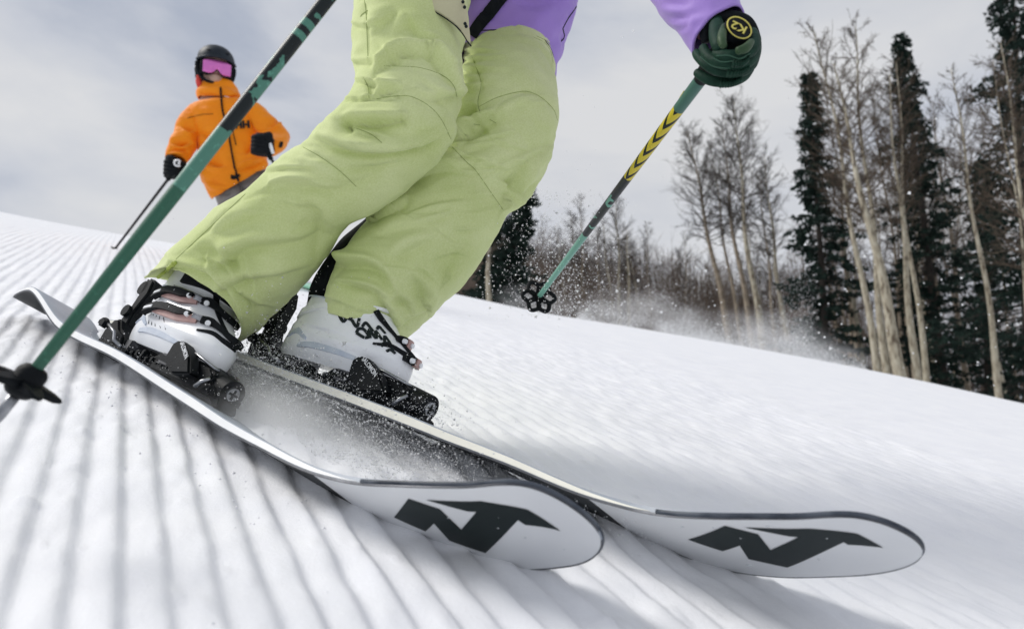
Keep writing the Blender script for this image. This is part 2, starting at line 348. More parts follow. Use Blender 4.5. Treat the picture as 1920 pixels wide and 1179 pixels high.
# ------------------------------------------------------------------ skis with bindings
BASEK = mat('black_ski_base', (.008, .011, .013), .5, (.016, .020, .023), 30, .1, 200, spec=.2)
BASEW = mat('white_ski_base', (.76, .775, .79), .34, (.72, .735, .755), 9, .04, 120)
NAVY = mat('navy_ski_edge', (.018, .026, .042), .4, (.10, .115, .14), 26, spec=.3)
TOPS = mat('pale_grey_topsheet', (.33, .37, .43), .4, (.42, .46, .52), 12, .05, 100)
CREAM = mat('cream_sidewall', (.93, .91, .81), .45, (.88, .86, .76), 25)
WSIDE = mat('white_sidewall', (.93, .93, .92), .45, (.86, .87, .88), 25)
EDGE = mat('steel_edge', (.06, .065, .075), .4, (.11, .115, .13), 40, metal=.6)
LOGO_N = [(.2015, -.0659), (.1694, -.0469), (.1614, -.0032), (.1263, -.0418), (.1363, -.0427), (.1784, -.0658), (.1143, -.0607), (.0712, -.0372), (.0451, .0003), (.0822, -.0092), (.0872, -.0194), (.1514, .0491), (.1925, .0289), (.1945, -.0119), (.2206, .0140), (.2586, -.0063)]
LOGO_F = [(.1855, -.0766), (.1544, -.0520), (.1464, -.0028), (.1153, -.0410), (.1243, -.0448), (.1664, -.0725), (.1043, -.0624), (.0602, -.0412), (.0361, -.0078), (.0692, -.0125), (.0732, -.0198), (.1333, .0544), (.1744, .0323), (.1784, -.0140), (.2015, .0120), (.2386, -.0122)]
def wpt(sk, x, y, z): return W(sk.pt(x, y, z))
def make_ski(sk, label, side_mat, LOGO):
    root = empty('ski', wpt(sk, .95, 0, 0), label, 'ski', 'skis of the skier in green trousers')
    xs = np.concatenate([[0, .0002, .0006, .0012, .002, .003], np.linspace(0, 1, 56)[1:] ** 1.8 * .3, np.linspace(.3, 1.64, 70)[1:], 1.77 - .13 * (1 - np.linspace(0, 1, 22)[1:]) ** 1.5])
    xs = np.unique(np.round(xs, 6)); w = sk.w(xs) / 2; th = sk.th(xs); n = len(xs)
    rings = np.stack([wpt(sk, xs, -w, 0 * xs + .0006), wpt(sk, xs, w, 0 * xs + .0006), wpt(sk, xs, w, th), wpt(sk, xs, w * .97 - .001, th + .001), wpt(sk, xs, -w * .97 + .001, th + .001), wpt(sk, xs, -w, th)], 1)
    m = MB(); m.loft(list(rings)); o = m.build('topsheet', TOPS, root, True, 40)
    # base: white tip zone and black running surface meet on a slanted line
    ys = np.linspace(-1, 1, 13)
    def sheet(name, x_of, mt):
        X = x_of[:, :]; Y = ys[None, :] * np.maximum(sk.w(X.ravel()).reshape(X.shape) / 2 - .0012, 0)
        return mk(name, wpt(sk, X, Y, 0 * X), gridf(X.shape[0], X.shape[1])[:, ::-1], mt, root)
    bnd = lambda y: .346 - .17 * y * .055
    u = np.linspace(0, 1, 90) ** 2
    sheet('base_tip', .0006 + u[:, None] * (bnd(ys)[None, :] - .0006), BASEW)
    v = np.linspace(0, 1, 90)
    sheet('base', bnd(ys)[None, :] + v[:, None] * (1.764 - bnd(ys)[None, :]), BASEK)
    # steel edges and side walls
    for s in (-1, 1):
        xe = xs[(xs > .0005) & (xs < 1.70)]; m = MB(); we = sk.w(xe) / 2
        R = np.stack([wpt(sk, xe, s * (we + .0004), 0 * xe - .0003), wpt(sk, xe, s * (we - .0022), 0 * xe - .0003), wpt(sk, xe, s * (we - .0022), 0 * xe + .0018), wpt(sk, xe, s * (we + .0004), 0 * xe + .0022)], 1)
        m.loft(list(R)); m.build('steel_edge', EDGE, root, False)
        xe = np.linspace(.27, 1.70, 90); we = sk.w(xe) / 2; te = sk.th(xe); m = MB()
        tp = np.clip((xe - .27) / .12, 0, 1)
        R = np.stack([wpt(sk, xe, s * (we + .0008), .0030 + 0 * xe), wpt(sk, xe, s * (we - .003), .0030 + 0 * xe), wpt(sk, xe, s * (we - .004), te - .0012), wpt(sk, xe, s * (we + .0003), te - .0012 - .004 * (1 - tp))], 1)
        m.loft(list(R)); m.build('sidewall', side_mat, root, False)
    # tip guard: the dark rim round the shovel
    xg = xs[(xs < .262)]; wg = sk.w(xg) / 2; m = MB()
    path = np.concatenate([wpt(sk, xg[::-1], -wg[::-1], .004 + 0 * xg), wpt(sk, xg[1:], wg[1:], .004 + 0 * xg[1:])])
    m.tube(path, np.interp(np.linspace(0, 1, len(path)), [0, .3, .5, .7, 1], [.0032, .0026, .0016, .0012, .0012]), 6); m.build('tip_guard', NAVY, root)
    # emblem, a sheet just proud of the white base
    bm = bmesh.new(); vs = [bm.verts.new((x, y, 0)) for x, y in LOGO]; fc = bm.faces.new(vs)
    bmesh.ops.triangulate(bm, faces=[fc]); bmesh.ops.subdivide_edges(bm, edges=bm.edges[:], cuts=5, use_grid_fill=True)
    bmesh.ops.triangulate(bm, faces=bm.faces[:])
    lv = np.array([tuple(q.co) for q in bm.verts]); bm.verts.index_update(); lf = [[q.index for q in f.verts] for f in bm.faces]; bm.free()
    mk('emblem', wpt(sk, lv[:, 0], lv[:, 1], 0 * lv[:, 0] - .0006), lf, INK, root)
    return root
ski_n = make_ski(SKN, 'near ski tilted on its edge with the white sidewall and the larger emblem', WSIDE, LOGO_N)
ski_f = make_ski(SKF, 'far ski with the cream sidewall and its tip nearest the right of the photo', CREAM, LOGO_F)

class Loc:
    """boot frame: x forward, y left, z up from the top sheet"""
    def __init__(s, sk):
        s.B, s.t, s.y, s.u = sk.frame(.95)
    def __call__(s, p):
        p = np.asarray(p, float); return W(s.B + p[..., 0:1] * s.t + p[..., 1:2] * s.y + p[..., 2:3] * s.u)
LN, LF = Loc(SKN), Loc(SKF)
def bev(o, wd=.003, seg=2):
    bm = bmesh.new(); bm.from_mesh(o.data)
    es = [e for e in bm.edges if len(e.link_faces) == 2 and e.calc_face_angle(0) > .5]
    bmesh.ops.bevel(bm, geom=es, offset=wd, segments=seg, affect='EDGES', clamp_overlap=True); bm.to_mesh(o.data); bm.free()
    o.data.polygons.foreach_set('use_smooth', [True] * len(o.data.polygons)); autosmooth(o, 40); return o
def prism(m, L, poly, y0, y1, taper=1.0, c=None):
    poly = np.asarray(poly, float); c = poly.mean(0) if c is None else np.asarray(c)
    a = np.c_[poly[:, 0], np.full(len(poly), y0), poly[:, 1]]; q = c + (poly - c) * taper; b = np.c_[q[:, 0], np.full(len(poly), y1), q[:, 1]]
    return m.loft([L(a), L(b)])
def box(m, L, x0, x1, y0, y1, z0, z1): return prism(m, L, [(x0, z0), (x1, z0), (x1, z1), (x0, z1)], y0, y1)
def make_binding(root, L_):
    def L(p):
        p = np.array(p, float); p[..., 0] = p[..., 0] - .012 - .038 * np.clip((p[..., 0] - .10) / .19, 0, 1.1) + .03 * np.clip((-p[..., 0] - .15) / .08, 0, 1); p[..., 2] *= np.where(p[..., 2] > .08, .94, 1.); return L_(p)
    b = lambda name, mt, m, wd=.003: bev(m.build(name, mt, root, False), wd)
    m = MB(); box(m, L, .04, .285, -.034, .034, -.004, .012); o = b('toe_plate', BLACK, m)
    m = MB(); box(m, L, -.215, -.06, -.036, .036, -.004, .012); box(m, L, -.06, .04, -.020, .020, -.004, .006); build_each(m, 'heel_track', BLACK, root, False, None, .003)
    wing = [(.108, .050), (.122, .060), (.150, .059), (.196, .040), (.235, .012), (.166, .000), (.112, .018)]
    for s in (-1, 1):
        m = MB(); prism(m, L, wing, s * .056, s * .030, .92); b('toe_wing', BLACK, m, .004)
    m = MB(); prism(m, L, [(.128, .010), (.150, .044), (.238, .040), (.262, .030), (.262, .002), (.12, .0)], -.031, .031); b('toe_housing', BLACK, m, .005)
    m = MB(); m.tube(L([(.215, 0, .022), (.300, 0, .014)]), [.024, .0225], 18); o = m.build('toe_barrel', BLACK, root, True, 40)
    m = MB(); m.tube(L([(.299, 0, .0142), (.304, 0, .0137)]), [.0125, .0115], 14); hub = m.build('spring_screw', STEEL, root, True, 40)
    m = MB(); box(m, L, .3035, .3055, -.0085, .0085, .0115, .0155); box(m, L, .3036, .3058, -.002, .002, .005, .022); build_each(m, 'screw_slot', BLACK, hub, False)
    m = MB(); prism(m, L, [(.262, -.004), (.29, -.004), (.305, -.002), (.315, -.016), (.300, -.018)], -.02, .02); b('front_tongue', BLACK, m, .002)
    m = MB()
    for s in (-1, 1): m.tube(L([(.135, s * .036, .052), (.19, s * .036, .047), (.245, s * .030, .040), (.255, s * .02, .038)]), .0028, 8)
    build_each(m, 'toe_wire', STEEL, root)
    m = MB(); m.tube(L([(.248, -.041, -.001), (.262, -.042, .010), (.272, -.036, .020)]), .0035, 8); m.build('release_pin', STEEL, root)
    # heel
    heel = [(-.222, .0), (-.232, .03), (-.214, .058), (-.190, .062), (-.150, .044), (-.118, .036), (-.10, .012), (-.12, .0)]
    m = MB(); prism(m, L, heel, -.033, .033, .96); b('heel_piece', BLACK, m, .005)
    arm = [(-.212, .030), (-.236, .062), (-.232, .10), (-.236, .142), (-.246, .178), (-.206, .176), (-.184, .142), (-.194, .088), (-.176, .052)]
    m = MB(); prism(m, L, arm, -.017, .017, .95); b('heel_lever', BLACK, m, .005)
    m = MB(); m.tube(L([(-.238, -.017, .150), (-.238, .017, .150)]), .016, 12); m.tube(L([(-.226, -.024, .088), (-.226, .024, .088)]), .013, 12); build_each(m, 'lever_joint', BLACK, root, True, 40)
    for s in (-1, 1):
        m = MB(); m.tube(L([(-.075, s * .043, .010), (-.105, s * .048, .016), (-.118, s * .050, .030), (-.158, s * .056, .040)]), .0032, 8); arm_ = m.build('brake_arm', STEEL, root)
        m = MB(); prism(m, L, [(-.150, .028), (-.150, .044), (-.178, .050), (-.196, .040), (-.190, .030)], s * .050, s * .063); bev(m.build('brake_pad', BLACK, arm_, False), .003)
    # the many small plates, pins and screws between toe and heel
    m = MB()
    for k, x in enumerate(np.linspace(-.05, .09, 8)):
        for s in (-1, 1): box(m, L, x, x + .010, s * .030 - .006, s * .030 + .006, .006, .013 + .005 * (k % 3))
    build_each(m, 'track_lug', BLACK, root, False, None, .0015)
    m = MB()
    for x in (-.19, -.15, -.09, .055, .078): 
        for s in (-1, 1): m.tube(L([(x, s * .029, .011), (x, s * .029, .0145)]), .0042, 8)
    build_each(m, 'mounting_screw', STEEL, root, True, 40)
    m = MB(); prism(m, L, [(.03, .012), (.055, .032), (.105, .03), (.115, .012)], -.037, .037); b('boot_rest', BLACK, m, .004)
    tv, tf = text_mesh('SALOMON', .0125, .0002, bold=.0002)
    # lettering down the upper bevel of the camera-side wing
    d = np.array([.196 - .150, 0, .040 - .059]); d /= np.linalg.norm(d); up = np.array([-d[2], 0, d[0]]); o0 = np.array([.166, -.0563, .0455])
    q = o0 + tv[:, 0:1] * d + tv[:, 1:2] * up; q[:, 1] -= tv[:, 2] + .0004
    mk('lettering', L(q), tf, mat('white_print', (.7, .72, .74), .5), root, False)
for root, sk in ((ski_n, SKN), (ski_f, SKF)):
    m = MB()
    for _ in range(9):
        x = rng.uniform(.05, .30); y = rng.uniform(-.8, .8) * sk.w(np.array([x]))[0] / 2; r0 = rng.lognormal(math.log(.0011), .45); c = wpt(sk, x, y, -.0004); nrm = wpt(sk, x, y, -1.) - wpt(sk, x, y, 0.); tv_ = wpt(sk, x + .01, y, 0.) - wpt(sk, x, y, 0.); tv_ /= np.linalg.norm(tv_); bv_ = np.cross(nrm, tv_); m.ball(c, (r0 * 1.3, r0, r0 * .45), 8, 6, np.stack([tv_, bv_, nrm]))
    wd_ = bpy.data.materials.get('water_drop') or mat('water_drop', (.66, .69, .72), .06, spec=.8); m.build('water_drop', wd_, root, kind='stuff')
make_binding(ski_n, LN); make_binding(ski_f, LF)

# ------------------------------------------------------------------ boots
BR = np.array([  # z, back, front, half width, squareness
    [0.030, -0.146, 0.170, 0.0340, 3.2], [0.036, -0.148, 0.174, 0.0385, 3.0], [0.048, -0.147, 0.176, 0.0470, 2.8], [0.062, -0.145, 0.176, 0.0515, 2.7], [0.078, -0.142, 0.172, 0.0530, 2.6], [0.094, -0.138, 0.161, 0.0525, 2.5], [0.108, -0.134, 0.142, 0.0515, 2.4], [0.122, -0.130, 0.120, 0.0505, 2.4], [0.138, -0.125, 0.100, 0.0500, 2.4], [0.156, -0.119, 0.088, 0.0510, 2.4], [0.180, -0.110, 0.083, 0.0535, 2.4], [0.210, -0.100, 0.084, 0.0565, 2.4], [0.250, -0.088, 0.090, 0.0595, 2.4], [0.300, -0.074, 0.101, 0.0620, 2.4]])
def boot_at(z, th, off=0.):
    z = np.asarray(z, float); th = np.asarray(th, float); z, th = np.broadcast_arrays(z, th); r = herm(BR[:, 0], BR[:, 1:], z.ravel()).reshape(*z.shape, 4)
    xb, xf, hw, n = r[..., 0], r[..., 1], r[..., 2] + off, r[..., 3]; c, s = np.cos(th), np.sin(th); xc = xb * .52 + xf * .48
    x = xc + np.where(c > 0, xf - xc + off, xc - xb + off) * np.sign(c) * np.abs(c) ** (2 / n); k = np.where(x > xc, 1 - .22 * ((x - xc) / .17) ** 2, 1 - .26 * ((xc - x) / .15) ** 2)
    waist = 1 - .10 * np.exp(-((x + .02) / .045) ** 2) * (z < .09)
    y = hw * k * waist * np.sign(s) * np.abs(s) ** (2 / n)
    return np.stack([x, y, z], -1)
def strip(m, L, path, width, thick, off):
    """a band lying on the boot: path of (z, theta); width in metres, measured across"""
    path = np.asarray(path, float); k = np.linspace(0, 1, 22); pz = herm(np.linspace(0, 1, len(path)), path, k); width = np.interp(k, np.linspace(0, 1, np.size(width)), np.atleast_1d(width))
    c = boot_at(pz[:, 0], pz[:, 1], off); ctr = boot_at(pz[:, 0], pz[:, 1], off + .02); nr = ctr - c; nr /= np.linalg.norm(nr, axis=1)[:, None]
    tg = np.gradient(c, axis=0); tg /= np.linalg.norm(tg, axis=1)[:, None] + 1e-9; wv = np.cross(nr, tg); R = []
    for i in range(len(k)):
        a = wv[i] * width[i] / 2; R.append(L(np.stack([c[i] - a - nr[i] * .004, c[i] + a - nr[i] * .004, c[i] + a * .92 + nr[i] * thick, c[i] - a * .92 + nr[i] * thick])))
    return m.loft(R)
def make_boot(person, L, near):
    s = -1                                                   # camera-side of both boots is their right-hand side
    zs = np.unique(np.concatenate([np.linspace(.030, .20 if near else .15, 30), BR[:9, 0]])); th = np.linspace(0, 2 * np.pi, 72, endpoint=False)
    G = boot_at(zs[:, None], th[None, :]); ax = L(np.array([0, 0, .03])); 
    # moulded relief: a raised rib along the instep, a recess over the heel pocket, bumps at the ankles
    x, y, z = G[..., 0], G[..., 1], G[..., 2]
    rel = .0022 * np.exp(-((z - .075 - .12 * np.clip(-x, 0, 1)) / .006) ** 2) * (np.abs(y) > .02) - .0018 * np.exp(-((z - .060) / .006) ** 2) * (x > -.05) * (x < .12) + .004 * np.exp(-((z - .125) / .02) ** 2 - ((x + .02) / .03) ** 2)
    G = G + rel[..., None] * np.stack([0 * y, np.sign(y), 0 * y], -1)
    m = MB(); m.loft([L(r) for r in G], True); boot = m.build('ski_boot', WHITEP, person, True, 50)
    boot['label'] = 'white boot with two black buckles on its outer side' if near else 'white boot with black scribbled lettering on its inner side'
    def sub(name, mt, m, sh=35, **k): return build_each(m, name, mt, boot, True, sh, **k)[0]
    m = MB(); zz = np.array([.0105, .012, .029, .031]); off = [-.002, 0, 0, -.003]
    for x0, x1 in ((-.155, -.075), (.050, .190)):
        R = []
        for q, o_ in zip(zz, off):
            c = boot_at(np.full(72, .034), th, o_ + .001); c[:, 0] = np.clip(c[:, 0], x0, x1); c[:, 2] = q; R.append(L(c))
        m.loft(R)
    sub('boot_sole', mat('boot_sole_rubber', (.03, .033, .038), .6, (.10, .10, .11), 60), m)
    # upper cuff, a second shell lapping over the lower one
    zc = np.linspace(.128, .215 if near else .140, 16); R = []
    for q in zc:
        dz = .030 * np.clip(1 - (q - .128) / .06, 0, 1); tq = q + dz * np.cos(th) * .9
        R.append(L(boot_at(tq, th, .0045 - .003 * (q < .130))))
    m = MB(); m.loft(R, False); sub('cuff', WHITEP, m)
    m = MB(); m.loft([L(boot_at(np.full(72, q), th, (-.008 if near else -.022) + 0 * q)) for q in ((.16, .20, .235) if near else (.13, .15, .17))], True); sub('liner', BLACKF, m)
    # recessed panels on the heel side
    PANEL = mat('grey_blue_recess', (.46, .52, .62), .4, (.56, .61, .69), 40)
    m = MB(); th_ = s * np.array([2.25, 2.05, 1.85, 1.72])
    strip(m, L, [(.066, s * 2.42), (.078, s * 2.15), (.066, s * 1.85)], [.010, .016, .006], .0012, .0005); sub('heel_recess', PANEL, m)
    m = MB(); strip(m, L, [(.052, s * 1.95), (.058, s * 1.65), (.054, s * 1.2)], [.010, .013, .008], .0012, .0003); sub('arch_recess', PANEL, m)
    m = MB(); m.tube(L(boot_at(np.linspace(.150, .146, 14), np.linspace(s * 2.6, s * .9, 14), .0045)), .0016, 6); sub('shell_lip', PANEL, m)
    m = MB()
    for k in range(5):
        a0 = s * (1.92 - .08 * k); m.tube(L(boot_at(np.linspace(.088, .068, 5), np.linspace(a0, a0 + s * -.12, 5), .0008)), .0007, 5)
    if near: sub('printed_hatching', INK, m)
    # tongue seam and front power strap
    m = MB(); strip(m, L, [(.18 if near else .150, s * .62), (.15 if near else .135, s * .45), (.125 if near else .122, s * .30), (.105, s * .12), (.092, s * -.1), (.095, s * -.4)], [.011, .012, .010, .009, .007, .006], .002, .004); sub('tongue_edge', BLACK, m)
    m = MB(); strip(m, L, [(.088, s * .95), (.094, s * .6), (.090, s * .28), (.086, s * -.2)], [.004, .010, .011, .008], .0016, .0012); sub('overlap_band', BLACK, m)
    if near:
        for zb, a in ((.100, 0), (.134, .06)):
            m = MB(); strip(m, L, [(zb - .006, s * 1.75), (zb - .002, s * 1.35), (zb + .004, s * .95)], [.010, .020, .014], .003, .0055); base = sub('buckle_base', PINK, m)
            m = MB(); strip(m, L, [(zb - .012, s * 1.95), (zb + .004, s * 1.6), (zb + .006, s * 1.3), (zb + .010, s * 1.05)], [.018, .014, .015, .008], .007, .0095); sub('buckle_lever', BLACK, m)
            m = MB(); strip(m, L, [(zb - .009, s * 1.88), (zb - .002, s * 1.70)], [.006, .006], .0172, .0005); sub('lever_slot', WHITEP, m)
            m = MB(); strip(m, L, [(zb + .008, s * .85), (zb + .011, s * .6), (zb + .006, s * .32), (zb + .000, s * 0.), (zb - .004, s * -.5)], [.015, .018, .011, .013, .011], .006, .0055); sub('buckle_strap', BLACK, m)
            m = MB(); strip(m, L, [(zb + .009, s * 1.02), (zb + .009, s * .82)], [.012, .013], .006, .0055); sub('buckle_catch', STEEL, m)
            m = MB(); m.tube(L(boot_at(np.linspace(zb + .014, zb + .013, 6), np.linspace(s * 1.5, s * .8, 6), .015)), .0015, 6); sub('buckle_wire', STEEL, m)
            m = MB()
            for q in (1.42, 1.12, .70):
                c = boot_at(zb + .006, s * q, .0105 if q > 1 else .012); n_ = boot_at(zb + .006, s * q, .03) - c; n_ /= np.linalg.norm(n_); m.tube(L(np.stack([c, c + n_ * .0055])), [.0052, .0045], 12)
            sub('rivet', WHITEP, m)
        m = MB(); strip(m, L, [(.172, s * 1.5), (.176, s * .8), (.172, s * .3), (.168, s * -.4)], [.026, .03, .03, .028], .004, .005); sub('power_strap', BLACKF, m)
        m = MB()
        for r in range(4):
            for k in range(5): strip(m, L, [(.100 + .006 * r, s * (2.42 - .05 * k)), (.103 + .006 * r, s * (2.39 - .05 * k))], .003, .0006, .0012)
        m.build('small_print', INK, boot, kind='stuff')
    else:
        # scribbled lettering strokes on the inner side
        strokes = [[(.128, 1.46), (.112, 1.38), (.126, 1.26), (.109, 1.17), (.126, 1.06)], [(.124, 1.44), (.119, 1.22)], [(.112, 1.06), (.121, .94), (.110, .86)],
                   [(.098, 1.20), (.106, 1.14), (.108, 1.04), (.098, 1.00), (.094, 1.09), (.098, 1.20)], [(.096, .98), (.110, .94), (.099, .86), (.112, .80), (.100, .74)], [(.098, .70), (.108, .62), (.097, .57), (.094, .64)],
                   [(.088, .80), (.096, .70), (.096, .60), (.088, .54)], [(.082, .70), (.087, .60), (.084, .50)], [(.116, .74), (.122, .64), (.114, .56)]]
        m = MB()
        for st in strokes: strip(m, L, [(z_, s * a_) for z_, a_ in st], .0062, .0008, .0015)
        sub('shell_lettering', INK, m)
        for zb in (.112, .082):
            m = MB(); strip(m, L, [(zb, s * .30), (zb + .002, s * .05), (zb, s * -.3)], [.010, .016, .015], .006, .0055); sub('buckle_strap', BLACK, m)
            m = MB(); strip(m, L, [(zb + .001, s * -.02), (zb, s * -.35)], [.016, .018], .004, .0105); sub('buckle_base', PINK, m)
            m = MB()
            for q in (.12, -.2):
                c = boot_at(zb, s * q, .0125); n_ = boot_at(zb, s * q, .03) - c; n_ /= np.linalg.norm(n_); m.tube(L(np.stack([c, c + n_ * .005])), [.005, .0043], 12)
            sub('rivet', WHITEP, m)
    return boot
# ------------------------------------------------------------------ the skier in front
skier = empty('person', W(SKN.pt(.95, 0, 0)) * .5 + W(SKF.pt(.95, 0, 0)) * .5, 'skier in lime green trousers, lilac jacket and white boots leaning into a turn up close', 'person')
make_boot(skier, LN, True); make_boot(skier, LF, False)

LIME = bpy.data.materials.new('lime_green_fabric'); LIME.use_nodes = True
def fabric(m, c1, c2, rough=.82, fleck=.35, sheen=.12):
    m.use_nodes = True
    t = m.node_tree; b = t.nodes['Principled BSDF']; b.inputs['Roughness'].default_value = rough; b.inputs['Specular IOR Level'].default_value = .25
    b.inputs['Sheen Weight'].default_value = sheen; b.inputs['Sheen Roughness'].default_value = .45
    tcn = t.nodes.new('ShaderNodeTexCoord'); n1 = t.nodes.new('ShaderNodeTexNoise'); n1.inputs['Scale'].default_value = 340; n1.inputs['Detail'].default_value = 3
    n2 = t.nodes.new('ShaderNodeTexNoise'); n2.inputs['Scale'].default_value = 6; n2.inputs['Detail'].default_value = 3
    ma = t.nodes.new('ShaderNodeMath'); ma.operation = 'MULTIPLY_ADD'; ma.inputs[1].default_value = fleck
    r = t.nodes.new('ShaderNodeValToRGB'); r.color_ramp.elements[0].position = .35; r.color_ramp.elements[1].position = .95; r.color_ramp.elements[0].color = (*c1, 1); r.color_ramp.elements[1].color = (*c2, 1)
    bp = t.nodes.new('ShaderNodeBump'); bp.inputs['Strength'].default_value = .35; bp.inputs['Distance'].default_value = .0008
    n3 = t.nodes.new('ShaderNodeTexNoise'); n3.inputs['Scale'].default_value = 900; n3.inputs['Detail'].default_value = 2
    for q in (n1, n2, n3): t.links.new(tcn.outputs['Object'], q.inputs['Vector'])
    t.links.new(n1.outputs['Fac'], ma.inputs[0]); t.links.new(n2.outputs['Fac'], ma.inputs[2]); t.links.new(ma.outputs[0], r.inputs['Fac']); t.links.new(r.outputs[0], b.inputs['Base Color'])
    t.links.new(n3.outputs['Fac'], bp.inputs['Height']); t.links.new(bp.outputs[0], b.inputs['Normal']); return m
fabric(LIME, (.475, .565, .195), (.70, .765, .40), .85, .5)

def limb(st, nr=150, nc=140, kd=.95, tilt=None):
    """st: list of (xL, yL, xR, yR, depth[, depth ratio]); silhouettes of a sleeve or leg as they stand in space"""
    st = [tuple(q) + ((kd,) if len(q) == 5 else ()) for q in st]; A = np.array(st, float)
    l = np.r_[0, np.cumsum(np.linalg.norm(np.diff((A[:, :2] + A[:, 2:4]) / 2, axis=0), axis=1) + 1)]; l /= l[-1]
    k = np.linspace(0, 1, nr); I = herm(l, A, k)
    Lc = np.stack([(I[:, 0] - 960) / FPX * I[:, 4], -(I[:, 1] - 589.5) / FPX * I[:, 4], I[:, 4]], -1); Rc = np.stack([(I[:, 2] - 960) / FPX * I[:, 4], -(I[:, 3] - 589.5) / FPX * I[:, 4], I[:, 4]], -1)
    C = (Lc + Rc) / 2; e1 = (Rc - Lc) / 2; ax = np.gradient(C, axis=0)
    from_ = ax.copy()
    for _ in range(12): from_[1:-1] = (from_[:-2] + from_[1:-1] * 2 + from_[2:]) / 4
    ax = from_ / np.linalg.norm(from_, axis=1)[:, None]
    e2 = np.cross(ax, e1); e2 /= np.linalg.norm(e2, axis=1)[:, None]
    vw = -C / np.linalg.norm(C, axis=1)[:, None]; sg = np.sign((e2 * vw).sum(1)); sg[sg == 0] = 1; e2 *= sg[:, None]
    rr = np.linalg.norm(e1, axis=1); 
    if tilt is not None:
        tl = np.interp(k, tilt[0], tilt[1]); pass
    else: tl = np.zeros(nr)
    e2 = e2 * (rr * I[:, 5])[:, None]; e3 = ax * (tl * rr * I[:, 5])[:, None]
    th = np.linspace(0, 2 * np.pi, nc, endpoint=False); n = 2.25
    c = np.sign(np.cos(th)) * np.abs(np.cos(th)) ** (2 / n); s = np.sign(np.sin(th)) * np.abs(np.sin(th)) ** (2 / n)
    G = C[:, None, :] + c[None, :, None] * e1[:, None, :] + s[None, :, None] * e2[:, None, :] + np.clip(s, 0, 1)[None, :, None] * e3[:, None, :]
    return G, ax
def gnormals(G):
    du = np.gradient(G, axis=0); dv = (np.roll(G, -1, 1) - np.roll(G, 1, 1)) / 2; n = np.cross(du, dv); n /= np.linalg.norm(n, axis=2)[..., None] + 1e-12
    C = G.mean(1, keepdims=True); sg = np.sign(((G - C) * n).sum(-1).mean()); return n * sg
def folds(G, F, noise_amp=.002, seed=0, ns=1., gain_=1.):
    """press creases into cloth: F holds (polyline in photograph pixels, depth m, half width px, ridge side, ridge gain)"""
    n = gnormals(G); 
    px = 960 + FPX * G[..., 0] / G[..., 2]; py = 589.5 - FPX * G[..., 1] / G[..., 2]; q = np.stack([px, py], -1)
    vw = -G / np.linalg.norm(G, axis=2)[..., None]; front = np.clip(((n * vw).sum(-1) + .12) / .3, 0, 1)
    D = np.zeros(px.shape)
    for pl, amp, w, side, gain, *tm in F:
        tm = tm[0] if tm else 0
        pl = np.asarray(pl, float); m_ = len(pl); K = np.linspace(0, 1, 24); pl = herm(np.linspace(0, 1, m_), pl, K) if m_ > 2 else pl[0] + K[:, None] * (pl[-1] - pl[0])
        best = np.full(px.shape, 1e9); sgn = np.zeros(px.shape); par = np.zeros(px.shape)
        lo = pl.min(0) - 5 * w; hi = pl.max(0) + 5 * w; mk_ = (px > lo[0]) & (px < hi[0]) & (py > lo[1]) & (py < hi[1])
        Q = q[mk_]; b_ = best[mk_]; s_ = sgn[mk_]; p_ = par[mk_]
        for i in range(len(pl) - 1):
            a, b = pl[i], pl[i + 1]; dv = b - a; k = np.clip(((Q - a) @ dv) / (dv @ dv + 1e-9), 0, 1); r = Q - a - k[:, None] * dv; d = np.hypot(r[:, 0], r[:, 1]); u = d < b_
            cr_ = dv[0] * r[:, 1] - dv[1] * r[:, 0]
            b_ = np.where(u, d, b_); s_ = np.where(u, np.sign(cr_), s_); p_ = np.where(u, (i + k) / (len(pl) - 1), p_)
        pp_ = p_ if tm == 0 else (.5 + .5 * p_ if tm == 1 else .5 * p_); tap = np.clip(np.sin(np.pi * pp_), 0, 1) ** .8; ww = w * (.55 + .45 * tap)
        sd = b_ * s_; ab_ = np.sqrt(sd ** 2 + (.16 * ww) ** 2) - .16 * ww
        steep = np.where(sd * (side or 1) > 0, .36, 1.9) if side else 1.
        prof = np.exp(-ab_ / (ww * steep))
        if side: prof = prof - gain * np.exp(-((sd * side - 1.25 * ww) / (1.0 * ww)) ** 2)
        D[mk_] += -amp * prof * tap
    D *= front * gain_ * np.interp(np.arange(G.shape[0]) / G.shape[0], [0, .02, .10], [.22, .35, 1])[:, None]
    u = np.arange(G.shape[0])[:, None] / G.shape[0]
    nn = fbm(np.stack([G[..., 0] / (.09 * ns), G[..., 1] / (.06 * ns), G[..., 2] / (.09 * ns)], -1), 3, seed) * noise_amp + vnoise(np.stack([G[..., 0] / (.022 * ns), G[..., 1] / (.018 * ns), G[..., 2] / (.022 * ns)], -1), seed + 5) * noise_amp * .22
    if ns == 1.:   # small tension wrinkles: sharp valleys that wander across the cloth
        wv = .5 * vnoise(G / .11, seed + 9)[..., None] * np.array([1, 1, 1.])
        rg_ = 1 - np.abs(vnoise(np.stack([G[..., 0] / .10, G[..., 1] / .045, G[..., 2] / .10], -1) + wv, seed + 11)); rg2 = 1 - np.abs(vnoise(np.stack([(G[..., 0] + G[..., 1]) / .055, (G[..., 1] - G[..., 0]) / .15, G[..., 2] / .08], -1) + wv, seed + 12))
        msk = np.clip(.5 + .9 * vnoise(G / .13, seed + 13), 0, 1)
        nn = nn - noise_amp * msk * (.55 * np.clip(rg_ - .72, 0, 1) / .28 + .45 * np.clip(rg2 - .75, 0, 1) / .25)
    return G + n * (D + nn)[..., None]
